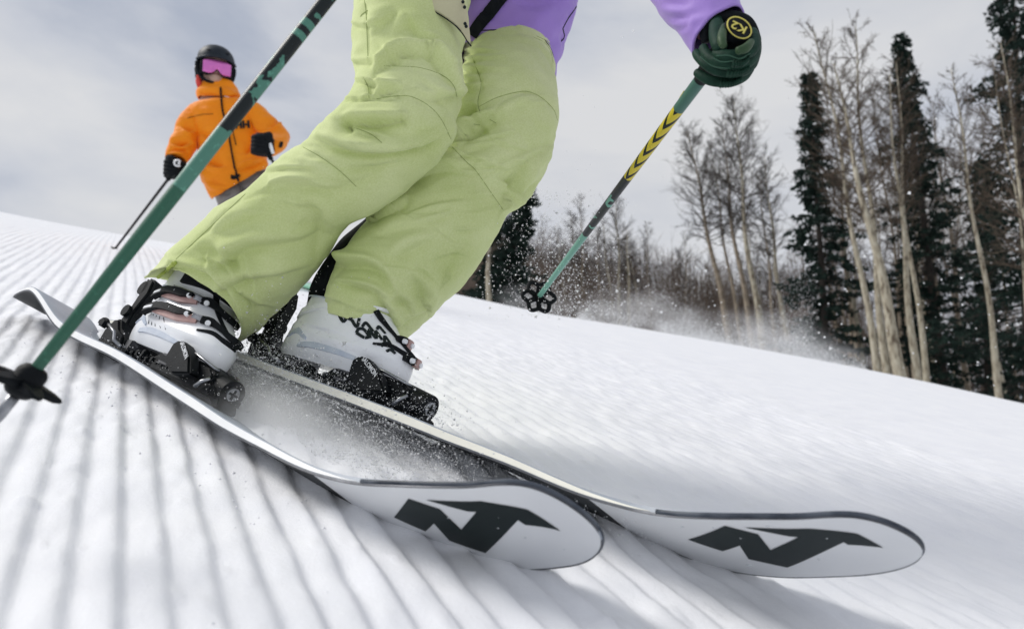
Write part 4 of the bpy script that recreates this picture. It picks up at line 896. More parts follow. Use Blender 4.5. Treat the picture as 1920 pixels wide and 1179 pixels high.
mk('cap_lettering', C0 - D2 * .0050 + tv[:, 0:1] * ri + tv[:, 1:2] * upv - tv[:, 2:3] * D2, tf, YELP, capo, False)
# small yellow flourishes under the grip
m = MB()
for s0, a0 in ((.145, .2), (.165, .9), (.152, 1.7)):
    k = np.linspace(0, 1, 8); an = a0 + k * .9; ps = C0 + D2 * (s0 + .012 * np.sin(k * 5))[:, None] + .0101 * (np.cos(an)[:, None] * b1 + np.sin(an)[:, None] * b2); m.tube(ps, .0011, 5)
vv = (CAM - C0) @ b1, (CAM - C0) @ b2
build_each(m, 'shaft_flourish', YELP, pole2)
# flower-shaped basket with six openings
m = MB(); Rb = .040
an = np.linspace(0, 2 * np.pi, 97); rr = Rb * (1 + .13 * np.cos(6 * an)); vdx = np.cross(D2, b1)
ringp = C1 + rr[:, None] * (np.cos(an)[:, None] * b1 + np.sin(an)[:, None] * vdx) - D2 * .002; m.tube(ringp, .0060, 8, False)
for k in range(6):
    a_ = (k + .5) * math.pi / 3; dr = math.cos(a_) * b1 + math.sin(a_) * vdx; m.tube(np.stack([C1 + dr * .006, C1 + dr * Rb * .9 - D2 * .002]), [.0085, .0062], 8)
m.tube(np.stack([C1 - D2 * .014, C1 + D2 * .012]), [.0095, .0085], 12); m.build('basket', BLACK, pole2)
m = MB(); m.tube(np.stack([C1 + D2 * .01, C1 + D2 * .05]), [.005, .0018], 8); m.build('pole_tip', STEEL, pole2)
# the body inside the clothes, one continuous figure up to the head
def skin_body(name, V, E, Rd, mt, parent):
    me = bpy.data.meshes.new(name); me.from_pydata([tuple(v) for v in V], E, []); o = bpy.data.objects.new(name, me); COL.objects.link(o)
    o.modifiers.new('skin', 'SKIN'); 
    for i, r in enumerate(Rd): me.skin_vertices[0].data[i].radius = (r, r)
    me.skin_vertices[0].data[0].use_root = True
    sb = o.modifiers.new('sub', 'SUBSURF'); sb.levels = 2; sb.render_levels = 2
    dg = bpy.context.evaluated_depsgraph_get(); m2 = bpy.data.meshes.new_from_object(o.evaluated_get(dg)); v = np.array([tuple(a.co) for a in m2.vertices]); f = [list(p.vertices) for p in m2.polygons]
    bpy.data.objects.remove(o); bpy.data.meshes.remove(me); bpy.data.meshes.remove(m2); return mk(name, v, f, mt, parent)
SKINM = mat('skin', (.42, .24, .17), .5, (.36, .19, .13), 30, .1, 200)
bp_ = [P(912, -130, 1.75), P(930, -280, 1.79), P(955, -420, 1.81), P(962, -500, 1.82), P(968, -560, 1.82), P(975, -640, 1.80), P(840, -130, 1.60), P(765, 120, 1.27), P(745, 235, 1.235), P(560, 420, 1.28), P(380, 570, 1.32), P(960, -60, 1.80), P(955, 110, 1.62), P(950, 220, 1.44), P(800, 430, 1.37), P(690, 590, 1.31), P(1060, -370, 1.78), P(1215, -130, 1.28), P(1340, 60, 1.0), P(890, -400, 1.78), P(1020, -370, 1.36), P(1050, -570, 1.02)]
skin_body('body', bp_, [(0, 1), (1, 2), (2, 3), (3, 4), (4, 5), (0, 6), (6, 7), (7, 8), (8, 9), (9, 10), (0, 11), (11, 12), (12, 13), (13, 14), (14, 15), (2, 16), (16, 17), (17, 18), (2, 19), (19, 20), (20, 21)], [.12, .12, .12, .06, .08, .085, .075, .06, .05, .05, .04, .075, .06, .05, .05, .04, .05, .04, .03, .05, .04, .03], SKINM, skier)
# ------------------------------------------------------------------ the second skier, up the slope
OD = 4.8
far_feet = P(455, 503, OD)
sk2 = empty('person', far_feet, 'skier in an orange jacket, black helmet and pink mirrored goggles following up the slope', 'person')
ORANGE = fabric(bpy.data.materials.new('orange_fabric'), (.88, .235, .001), (.97, .31, .004), .6, .3, .1)
ORANGE.node_tree.nodes['Noise Texture'].inputs['Scale'].default_value = 60
ST = [(398, 374, 498, 318, 4.80), (393, 368, 500, 312, 4.79), (381, 345, 498, 300, 4.79), (377, 325, 495, 290, 4.80), (376, 300, 490, 275, 4.80), (372, 270, 484, 255, 4.80), (362, 235, 484, 228, 4.81), (352, 215, 483, 208, 4.82), (362, 200, 470, 196, 4.83), (380, 190, 448, 188, 4.83)]
GT, _ = limb(ST, 120, 110, .62, ([0, .1, .3], [.25, .15, 0]))
def nfold(G, F, amp, seed): return folds(G, F, amp * .9, seed, 1.5, 2.3)
GT = nfold(GT, [([(385, 340), (420, 348), (460, 340)], .02, 5, 1, .6), ([(378, 300), (400, 310), (420, 312)], .018, 5, 1, .5), ([(460, 290), (480, 275), (492, 268)], .018, 5, 1, .5), ([(372, 250), (390, 260), (400, 262)], .015, 5, 1, .5), ([(440, 320), (470, 310), (495, 302)], .02, 5, -1, .5), ([(384, 358), (400, 362), (430, 356), (465, 340), (496, 322)], .014, 3, 1, .5)], .012, 61)
GL, _ = limb([(352, 206, 392, 216, 4.80), (344, 216, 386, 232, 4.78), (331, 240, 373, 254, 4.75), (320, 266, 366, 276, 4.71), (315, 280, 360, 288, 4.69), (311, 297, 349, 301, 4.67)], 60, 50, .9)
GL = nfold(GL, [([(322, 268), (340, 272), (360, 268)], .02, 4, 1, .6), ([(318, 284), (335, 282), (352, 286)], .018, 4, 1, .6), ([(340, 235), (355, 245), (368, 244)], .015, 4, 1, .5)], .012, 63)
GR, _ = limb([(458, 196, 470, 234, 4.80), (478, 193, 478, 240, 4.79), (504, 212, 488, 252, 4.77), (526, 234, 500, 262, 4.74), (540, 254, 508, 268, 4.69), (536, 274, 503, 266, 4.58), (520, 290, 499, 262, 4.50), (511, 294, 497, 264, 4.47)], 80, 50, .9)
GR = nfold(GR, [([(500, 240), (515, 235), (525, 225)], .016, 4, 1, .5), ([(512, 258), (525, 262), (538, 262)], .016, 4, 1, .5)], .010, 65)
jack2 = shell_mesh([GT, GL, GR], 'jacket', ORANGE, sk2, .006)
# stand-up hood collar
GC, _ = limb([(372, 188, 452, 190, 4.82), (370, 182, 452, 184, 4.82), (371, 174, 450, 178, 4.83), (374, 167, 447, 171, 4.84), (380, 163, 444, 166, 4.85), (384, 162, 440, 165, 4.86)], 40, 60, .8, ([0, .4, 1], [0, -.2, -.4]))
GC = nfold(GC, [([(372, 176), (390, 182), (415, 184)], .012, 4, 1, .5), ([(450, 178), (435, 184), (420, 184)], .012, 4, 1, .5)], .008, 67); shell_mesh([GC], 'hood', ORANGE, sk2, .006)
bv2 = bvh_of([GT, GL, GR, GC])
ribbon(bv2, 'front_zip', BLACKF, jack2, [(414, 166), (416, 190), (419, 212), (427, 240), (434, 280), (442, 320), (452, 352)], [3.4, 3.2, 3, 3, 3, 3, 3], .006, .006, 60)
ribbon(bv2, 'pocket_zip', BLACKF, jack2, [(436, 246), (440, 260), (443, 273)], [1.6, 1.6], .006, .003, 12)
ribbon(bv2, 'hem_toggle', BLACKF, jack2, [(434, 331), (442, 332), (450, 329)], [6, 7, 4], .008, .010, 10)
ribbon(bv2, 'cuff_patch', BLACKF, jack2, [(527, 266), (525, 272), (524, 277)], [5, 5], .006, .004, 8)
ribbon(bv2, 'chest_seam', BLACKF, jack2, [(352, 222), (375, 216), (400, 214)], [.7, .7], .003, .002, 14)
def letters(bv, txt, size_px, cx, cy, name, mt, parent, rot=0., bold=0., aspect=1.):
    tv, tf = text_mesh(txt, 1., .02, 0, bold); w = (tv[:, 0].max() - tv[:, 0].min()); s_ = size_px / w; o_ = []
    for x, y, z in tv:
        px, py = x * s_, -y * s_ * aspect; px, py = px * math.cos(rot) - py * math.sin(rot), px * math.sin(rot) + py * math.cos(rot); h = hit(bv, cx + px, cy + py, .004)
        o_.append(h[0] + h[1] * (.006 * (z > 0)) if h is not None else P(cx + px, cy + py, OD - .15))
    return mk(name, np.array(o_), tf, mt, parent, False)
letters(bv2, 'HH', 27, 454, 235, 'chest_lettering', INK, jack2, -.07, .05, .95)
# helmet, goggles and head
hc = P(404, 126, OD + .02); upw = Wd([.02, 1, .06]); upw /= np.linalg.norm(upw); fw = CAM - hc; fw = fw - upw * (fw @ upw); fw /= np.linalg.norm(fw); rgt = np.cross(fw, upw); rgt = rgt if rgt @ Wd([1., 0, 0]) > 0 else -rgt; fw = fw + .10 * rgt; fw /= np.linalg.norm(fw); rgt = rgt - fw * (rgt @ fw); rgt /= np.linalg.norm(rgt)
HX = lambda p: hc + np.asarray(p)[..., 0:1] * rgt + np.asarray(p)[..., 1:2] * fw + np.asarray(p)[..., 2:3] * upw
mm = OD / FPX
# head and neck and shoulders as one figure
zs = [(-.30, .10, .08, -.02), (-.24, .09, .08, -.02), (-.20, .07, .07, -.01), (-.165, .058, .062, -.005), (-.145, .056, .062, 0), (-.130, .052, .080, .012), (-.118, .058, .088, .012), (-.10, .066, .092, .008), (-.075, .072, .095, .004), (-.04, .076, .098, 0), (.0, .078, .10, 0), (.04, .078, .10, 0), (.08, .07, .092, 0), (.105, .05, .07, 0), (.118, .02, .03, 0)]
R = []; th = np.linspace(0, 2 * np.pi, 40, endpoint=False)
for z, rx, ry, yo in zs:
    y = np.sin(th) * ry + yo; x = np.cos(th) * rx; fr_ = np.clip(np.sin(th), 0, 1)
    y = y + .022 * np.exp(-((x) / .012) ** 2) * math.exp(-((z + .035) / .022) ** 2) * (np.sin(th) > 0)        # nose
    y = y + .006 * np.exp(-((x) / .022) ** 2) * (math.exp(-((z + .078) / .006) ** 2) + math.exp(-((z + .094) / .007) ** 2)) * (np.sin(th) > 0) - .004 * np.exp(-((x) / .024) ** 2) * math.exp(-((z + .086) / .003) ** 2) * (np.sin(th) > 0)
    R.append(HX(np.stack([x, y, np.full(40, z)], -1)))
# finer levels round the mouth and nose
Z = np.array([q[0] for q in zs]); prm = np.array([q[1:] for q in zs]); ZZ = np.unique(np.concatenate([Z, np.linspace(-.14, 0, 48)])); I = herm(Z, prm, ZZ); R = []
th = np.linspace(0, 2 * np.pi, 64, endpoint=False)
for z, (rx, ry, yo) in zip(ZZ, I):
    x = np.cos(th) * rx; y = np.sin(th) * ry + yo; f_ = (np.sin(th) > 0)
    y = y + f_ * (.024 * np.exp(-(x / .012) ** 2) * math.exp(-((z + .045) / .020) ** 2) + .006 * np.exp(-(x / .022) ** 2) * (math.exp(-((z + .082) / .005) ** 2) + math.exp(-((z + .096) / .006) ** 2)) - .006 * np.exp(-(x / .024) ** 2) * math.exp(-((z + .089) / .003) ** 2))
    R.append(HX(np.stack([x, y, np.full(64, z)], -1)))
SKIN2 = mat('face_skin', (.42, .27, .21), .5, (.50, .33, .26), 30, .1, 200)
m = MB(); m.loft(R); body2 = m.build('body', SKIN2, sk2)
m = MB(); lx = np.linspace(-.024, .024, 14); m.tube(HX(np.stack([lx, .108 - 3.5 * lx ** 2 + 0 * lx, -.089 + .001 * np.cos(lx * 90)], -1)), .0028, 6); m.build('mouth', mat('lips', (.20, .07, .06), .45), body2)
# hair/strap region under the helmet
NAVYH = mat('dark_helmet_shell', (.006, .012, .020), .5, (.012, .020, .030), 12, .05, 60, spec=.3)
R = []
for k in np.linspace(0, 1, 22):
    a = k * math.pi * .5; R.append((math.sin(a), math.cos(a)))
rings = []; th = np.linspace(0, 2 * np.pi, 56, endpoint=False)
for sa, ca in R:
    sa = max(sa, .02); x = np.cos(th) * .128 * sa ** .8; y = np.sin(th) * .150 * sa ** .8; z = .128 * ca ** .9 + .012
    drop = (np.clip((sa - .88) / .12, 0, 1)) * np.where(np.sin(th) > .25, .0, .10 * np.clip((.25 - np.sin(th)) / .5, 0, 1))
    rings.append(HX(np.stack([x, y, z - drop], -1)))
inner = [HX((np.stack([(r - hc) @ rgt, (r - hc) @ fw, (r - hc) @ upw], -1)) * .93) for r in rings[::-1]]
m = MB(); m.loft(rings + inner, True); helm = m.build('helmet', NAVYH, sk2)
m = MB(); m.tube(HX(np.stack([np.cos(th_ := np.linspace(.25, math.pi - .25, 24)) * .130, np.sin(th_) * .153, np.full(24, .016)], -1)), .008, 8); m.build('helmet_brim', NAVYH, helm)
m = MB()
for s in (-1, 1):
    pts = HX(np.array([[s * .120, .02, .0], [s * .118, .035, -.05], [s * .098, .05, -.10], [s * .06, .07, -.135], [0, .075, -.145]])); m.tube(herm(np.linspace(0, 1, 5), pts, np.linspace(0, 1, 20)), np.linspace(.016, .008, 20), 8)
    m.ball(HX(np.array([s * .112, .0, -.035])), (.022, .045, .055), 12, 9, np.stack([rgt, fw, upw]))
build_each(m, 'chin_strap', BLACKF, helm)
m = MB()
for s in (-1, 1): m.tube(HX(np.array([[s * .108, .03, -.095], [s * .105, .01, -.13], [s * .09, .0, -.17]])), [.013, .02, .02], 10)
build_each(m, 'neck_warmer', mat('coral_knit', (.62, .05, .04), .8, (.7, .09, .07), 80), sk2)
m = MB()
for x in (-.05, .05): m.tube(HX(np.array([[x - .022, .128, .060], [x + .022, .128, .060]])), .005, 8)
build_each(m, 'helmet_vent', BLACK, helm)
m = MB(); m.ball(HX(np.array([-.128, .01, -.03])), .009, 8, 6); m.build('helmet_badge', WHITEP, helm)
PINKL = bpy.data.materials.new('pink_mirror_lens'); PINKL.use_nodes = True; b = PINKL.node_tree.nodes['Principled BSDF']; b.inputs['Base Color'].default_value = (.70, .17, .55, 1); b.inputs['Roughness'].default_value = .18; b.inputs['Metallic'].default_value = .55; b.inputs['Coat Weight'].default_value = .6; b.inputs['Coat Roughness'].default_value = .05
def goggle(scale, bulge, name, mt, parent):
    nx, nz = 40, 22; V = []
    for j in range(nz):
        v = j / (nz - 1)
        for i in range(nx):
            u = -1 + 2 * i / (nx - 1); top = .004; bot = -.098 + .034 * math.exp(-(u / .24) ** 2) + .012 * max(0, abs(u) - .6) * 2
            top_ = top - .02 * max(0, abs(u) - .7) ; sc_ = scale
            z = (bot + .047) * sc_ - .047 + ((top_ + .047) * sc_ - (bot + .047) * sc_) * v; x = u * .098 * sc_; y = .095 + bulge - .95 * x * x * 3.2 + .008 * math.sin(v * math.pi)
            V.append((x, y, z))
    V = np.array(V); B = V.copy(); B[:, 1] -= .02
    f = gridf(nz, nx).tolist(); f += [q[::-1] for q in gridf(nz, nx, False, nx * nz).tolist()]
    bd = [i for i in range(nx)] + [j * nx + nx - 1 for j in range(1, nz)] + [(nz - 1) * nx + i for i in range(nx - 2, -1, -1)] + [j * nx for j in range(nz - 2, 0, -1)]
    f += [[bd[k], bd[(k + 1) % len(bd)], bd[(k + 1) % len(bd)] + nx * nz, bd[k] + nx * nz] for k in range(len(bd))]
    o = mk(name, HX(np.concatenate([V, B])), f, mt, parent); fixn(o); return o
gg = goggle(1.06, .022, 'goggles', BLACK, sk2); goggle(.92, .034, 'goggle_lens', PINKL, gg)
# gloves
def fist(name, x, y, d, r, parent, white=True, side=1):
    c = P(x, y, d); m = MB(); s = d / FPX
    R = []
    for k in np.linspace(0, 1, 12):
        w_ = r * s * (.62 + .42 * math.sin(min(1, k * 1.15) * math.pi * .62)); cc = c + upw * (r * s * (1.0 - 2.0 * k)) ; R.append(cc + np.cos(th8)[:, None] * rgt * w_ + np.sin(th8)[:, None] * fw * w_ * .85)
    m.loft(R)
    for k in range(4):
        z = -.75 + .42 * k; p = np.array([[side * .9, .2, z], [side * .75, .85, z - .05], [0, 1.1, z - .08], [-side * .7, .8, z - .05], [-side * .95, .3, z]]); pts = c + (p[:, 0:1] * rgt + p[:, 1:2] * fw + p[:, 2:3] * upw) * r * s * .92
        m.tube(herm(np.linspace(0, 1, 5), pts, np.linspace(0, 1, 14)), r * s * .27, 8)
    p = np.array([[-side * .7, .2, .9], [-side * .5, .9, .8], [side * .1, 1.25, .55]]); m.tube(c + (p[:, 0:1] * rgt + p[:, 1:2] * fw + p[:, 2:3] * upw) * r * s, [r * s * .32, r * s * .34, r * s * .24], 8)
    return m.build(name, BLACKF, parent)
th8 = np.linspace(0, 2 * np.pi, 20, endpoint=False)
gl = fist('glove', 328, 316, 4.66, 18, sk2, side=1); gr = fist('glove', 491, 271, 4.42, 19, sk2, side=-1)
m = MB(); c = P(333, 306, 4.66 - .085); an = np.linspace(.6, 5.6, 20); m.tube(c + (np.cos(an)[:, None] * rgt + np.sin(an)[:, None] * upw) * .020, .007, 6); m.ball(c + rgt * .008, .010, 8, 6); build_each(m, 'glove_badge', WHITEP, gl)
m = MB(); m.tube(P(np.array([503., 508, 512]), np.array([262., 275, 288]), np.array([4.40, 4.38, 4.38])), [.012, .012, .010], 8); m.build('glove_piping', WHITEP, gr)
# legs in grey trousers, boots and skis, mostly hidden behind the front skier
GREY = fabric(bpy.data.materials.new('grey_fabric'), (.20, .185, .175), (.30, .28, .265), .8, .3, .1)
G1, _ = limb([(396, 348, 452, 340, 4.82), (402, 366, 456, 352, 4.80), (412, 392, 462, 376, 4.74), (420, 420, 466, 412, 4.70), (428, 450, 468, 448, 4.76), (428, 478, 466, 478, 4.82), (424, 496, 466, 496, 4.84)], 60, 50, .95)
G2, _ = limb([(440, 345, 496, 318, 4.86), (450, 356, 505, 332, 4.84), (468, 384, 520, 366, 4.78), (482, 416, 530, 408, 4.74), (490, 450, 532, 450, 4.80), (490, 476, 530, 478, 4.86), (486, 494, 530, 496, 4.88)], 60, 50, .95)
G1 = folds(G1, [([(410, 385), (430, 378), (450, 372)], .02, 5, 1, .5), ([(408, 372), (425, 362), (440, 356)], .015, 4, 1, .5)], .014, 71); G2 = folds(G2, [], .014, 73)
shell_mesh([G1, G2], 'trousers', GREY, sk2, .006)
def ski2(x0, y0, x1, y1, d0, d1, label):
    a, b = toC(P(x0, y0, d0)), toC(P(x1, y1, d1)); aa_, ab_, ah = ab(a); ba_, bb_, bh = ab(b)
    A = plane(aa_, ab_, broad(aa_, ab_) + .012); B = plane(ba_, bb_, broad(ba_, bb_) + .012); t_ = (B - A); ln = np.linalg.norm(t_); t_ /= ln; n_ = Wd(NP); s_ = np.cross(t_, n_); root = empty('ski', A, label, 'ski', 'skis of the skier in orange')
    k = np.linspace(0, 1, 40); w = .055 * np.clip(np.minimum(k / .08, (1 - k) / .05), .05, 1) ** .5; z = .10 * np.clip((k - .86) / .14, 0, 1) ** 2 + .03 * np.clip((.08 - k) / .08, 0, 1) ** 2
    c = A + t_ * (ln * k)[:, None] + n_ * z[:, None]; R = np.stack([c - s_ * w[:, None], c + s_ * w[:, None], c + s_ * w[:, None] + n_ * .012, c - s_ * w[:, None] + n_ * .012], 1)
    m = MB(); m.loft(list(R)); m.build('topsheet', mat('mint_topsheet', (.30, .62, .45), .4, (.36, .68, .5), 10), root, False)
    m = MB(); 
    for q0, q1 in ((.36, .42), (.56, .62)):
        c0 = A + t_ * ln * q0 + n_ * .012; c1 = A + t_ * ln * q1 + n_ * .012; m.loft([np.stack([c_ - s_ * .035, c_ + s_ * .035, c_ + s_ * .03 + n_ * .045, c_ - s_ * .03 + n_ * .045]) for c_ in (c0, c1)])
    build_each(m, 'binding', BLACK, root, False)
    bm_ = A + t_ * ln * .49 + n_ * .02; return bm_, t_, n_, s_
for (args, hx) in (((400, 496, 560, 520, 5.0, 3.9, 'ski under the orange-jacketed skier, the one towards the left'), 447), ((450, 492, 640, 528, 5.1, 3.8, 'mint ski under the orange-jacketed skier, showing between the green trouser legs'), 510)):
    bm_, t_, n_, s_ = ski2(*args); m = MB(); R = []
    for z, xb, xf, w in ((.0, -.13, .17, .04), (.04, -.13, .17, .05), (.08, -.12, .14, .05), (.13, -.10, .08, .05), (.20, -.08, .08, .06), (.28, -.06, .10, .065)):
        R.append(bm_ + n_ * z + t_ * ((xf + xb) / 2 + (xf - xb) / 2 * np.cos(th8))[:, None] + s_ * (w * np.sin(th8))[:, None])
    m.loft(R); m.build('ski_boot', mat('charcoal_boot', (.05, .05, .055), .4, (.08, .08, .085), 20), sk2)
def thin_pole(x0, y0, d0, x1, y1, d1, label, ext=0.):
    a, b = P(x0, y0, d0), P(x1, y1, d1); b = b + (b - a) * ext; root = empty('ski_pole', b, label, 'ski pole', 'poles of the skier in orange'); d = (b - a) / np.linalg.norm(b - a)
    c = a + (b - a) * np.linspace(0, 1, 30)[:, None]; m = MB(); m.tube(c, np.linspace(.010, .007, 30), 8); m.build('shaft', mat('black_and_red_shaft', (.012, .012, .014), .4, (.40, .02, .03), 5, lo=.62, hi=.64), root)
    m = MB(); m.tube(np.stack([b - d * .05, b - d * .045]), [.03, .024], 12); m.tube(np.stack([b - d * .06, b]), [.011, .004], 8); m.build('basket', BLACK, root)
    m = MB(); m.tube(np.stack([a - d * .06, a + d * .07]), [.017, .015], 10); m.build('grip', BLACK, root)
thin_pole(326, 322, 4.60, 207, 478, 4.55, 'thin black ski pole seen whole beside the crossing green pole, held by the orange skier')
thin_pole(497, 281, 4.38, 513, 305, 4.40, 'short visible piece of black ski pole between the orange sleeve and the green trousers', 5.0)
# ------------------------------------------------------------------ trees beyond the crest
BARK = bpy.data.materials.new('aspen_bark'); BARK.use_nodes = True
t = BARK.node_tree; b = t.nodes['Principled BSDF']; b.inputs['Roughness'].default_value = .85
tcn = t.nodes.new('ShaderNodeTexCoord'); mpn = t.nodes.new('ShaderNodeMapping'); mpn.inputs['Scale'].default_value = (5, 5, 1.6); nz = t.nodes.new('ShaderNodeTexNoise'); nz.inputs['Scale'].default_value = 2.2; nz.inputs['Detail'].default_value = 6
r = t.nodes.new('ShaderNodeValToRGB'); r.color_ramp.elements[0].position = .33; r.color_ramp.elements[0].color = (.10, .075, .05, 1); r.color_ramp.elements[1].position = .46; r.color_ramp.elements[1].color = (.30, .265, .195, 1); e = r.color_ramp.elements.new(.75); e.color = (.50, .465, .37, 1)
t.links.new(tcn.outputs['Object'], mpn.inputs[0]); t.links.new(mpn.outputs[0], nz.inputs['Vector']); t.links.new(nz.outputs['Fac'], r.inputs[0]); t.links.new(r.outputs[0], b.inputs['Base Color'])
BARK2 = mat('grey_brown_bark', (.17, .135, .10), .9, (.30, .25, .185), 5)
TWIG = mat('bare_twigs', (.050, .036, .026), .9, (.105, .078, .054), 3)
TWIGD = mat('grey_brown_twigs', (.030, .024, .020), .9, (.065, .053, .043), 3)
NEEDLE = mat('spruce_needles', (.005, .014, .011), .8, (.020, .040, .030), 4, spec=.2)
CBARK = mat('spruce_bark', (.018, .015, .012), .9, (.04, .032, .026), 6)
UPW = np.array([0, 0, 1.])
def solve_tree(bx, by, d, tx, ty):
    c = np.array([(bx - 960) / FPX * d, -(by - 589.5) / FPX * d, d]); kx, ky = (tx - 960) / FPX, -(ty - 589.5) / FPX
    h = (ky * c[2] - c[1]) / (UPC[1] - ky * UPC[2]); l = kx * (c[2] + h * UPC[2]) - c[0] - h * UPC[0]
    return W(c), W(c + h * UPC + l * np.array([1., 0, 0]))
def root_of(base, top):
    """carry the trunk line down to the snow behind the crest"""
    dr = base - top; dr /= np.linalg.norm(dr); p = base.copy()
    for _ in range(60):
        a, b_, h = ab(toC(p)); g = broad(np.array([a]), np.array([b_]))[0]
        if h <= g - .12: break
        p = p + dr * .08
    return p
class Tubes:
    """many thin three-sided limbs in one mesh"""
    def __init__(s): s.V = []; s.F = []; s.n = 0
    def add(s, pts, rad, seg=3):
        pts = np.asarray(pts); n = len(pts); t = np.gradient(pts, axis=0); t /= np.linalg.norm(t, axis=1)[:, None] + 1e-9
        a = np.cross(t[0], [.3, .9, .2]); a /= np.linalg.norm(a) + 1e-9; w = np.cross(t[0], a); th = np.arange(seg) * 2 * np.pi / seg
        V = pts[:, None, :] + np.asarray(rad)[:, None, None] * (np.cos(th)[None, :, None] * a + np.sin(th)[None, :, None] * w)
        s.V.append(V.reshape(-1, 3)); s.F.append(gridf(n, seg, True, s.n)); s.n += n * seg
    def build(s, name, mt, parent): return mk(name, np.concatenate(s.V), np.concatenate(s.F), mt, parent, True)
def aspen(bx, by, d, tx, ty, wpx, label, mid=None, bark=None, twig=None, dens=1., low=.34, spread=1., cat='tree', group='bare aspens at the edge of the run', name='aspen_tree'):
    base, top = solve_tree(bx, by, d, tx, ty); root = root_of(base, top); H = np.linalg.norm(top - base)
    k = np.linspace(0, 1, 30); bend = np.zeros((30, 3))
    side = Wd([1, 0, 0]); am = H * .012
    if mid is not None: bend = bend + (side * (mid / FPX * d))[None, :] * (np.sin(np.pi * k) ** 1.2)[:, None]
    bend = bend + side * (am * np.sin(k * 9 + rng.random() * 6) * k * (1 - k) * 3)[:, None]
    tr = base + (top - base) * k[:, None] + bend; tr = np.concatenate([[root, (root + base) / 2], tr]) if np.linalg.norm(root - base) > .1 else tr
    r0 = wpx / FPX * d / 2; kk = np.linspace(0, 1, len(tr)); rad = r0 * (1 - .93 * kk ** .85) + .004
    o = empty(name, root, label, cat, group); m = MB(); m.tube(tr, rad, 10); m.build('trunk', bark or BARK, o)
    T = Tubes(); nb = int(54 * dens)
    sc = H / 9.
    for i in range(nb):
        f = low + (1 - low) * (i + rng.random()) / nb; p = np.array([np.interp(f, k, tr[-30:, q]) for q in range(3)]); az = rng.random() * 2 * np.pi; el = rng.normal(.30 + .45 * f, .26)
        ln = spread * sc * (1.55 * (1 - f) ** .7 + .30) * rng.uniform(.5, 1.1) * np.interp(f, [low, low + .18, 1], [.55, 1, 1])
        dr = np.array([math.cos(az) * math.cos(el), math.sin(az) * math.cos(el), math.sin(el)]); n_ = 6; q = np.linspace(0, 1, n_)
        cur = UPW * (.20 * ln * q ** 2)[:, None]; wob = rng.normal(0, .03 * ln, (n_, 3)) * q[:, None]; pts = p + dr * (ln * q)[:, None] + cur + wob
        rb = r0 * .20 * (1 - f) ** .6 + .005 * sc; T.add(pts, rb * (1 - .8 * q) + .0022 * d / 20)
        for j in range(int(rng.integers(6, 11))):
            g = rng.uniform(.25, 1); pp = np.array([np.interp(g, q, pts[:, c]) for c in range(3)]); d2 = dr + rng.normal(0, .55, 3); d2[2] += .25; d2 /= np.linalg.norm(d2); l2 = ln * rng.uniform(.22, .5); n2 = 4; q2 = np.linspace(0, 1, n2)
            pt2 = pp + d2 * (l2 * q2)[:, None] + rng.normal(0, .04 * l2, (n2, 3)) * q2[:, None] + UPW * (.1 * l2 * q2 ** 2)[:, None]; T.add(pt2, (.0055 * sc) * (1 - .7 * q2) + .0012 * d / 20)
            for _ in range(int(rng.integers(2, 5))):
                g = rng.uniform(.3, 1); p3 = np.array([np.interp(g, q2, pt2[:, c]) for c in range(3)]); d3 = d2 + rng.normal(0, .6, 3); d3 /= np.linalg.norm(d3); l3 = l2 * rng.uniform(.3, .7); T.add(p3 + d3 * (l3 * np.array([0, .5, 1]))[:, None] + rng.normal(0, .03 * l3, (3, 3)), np.array([.0035, .003, .002]) * sc + .0008 * d / 20)
    T.build('crown', twig or TWIG, o); return o
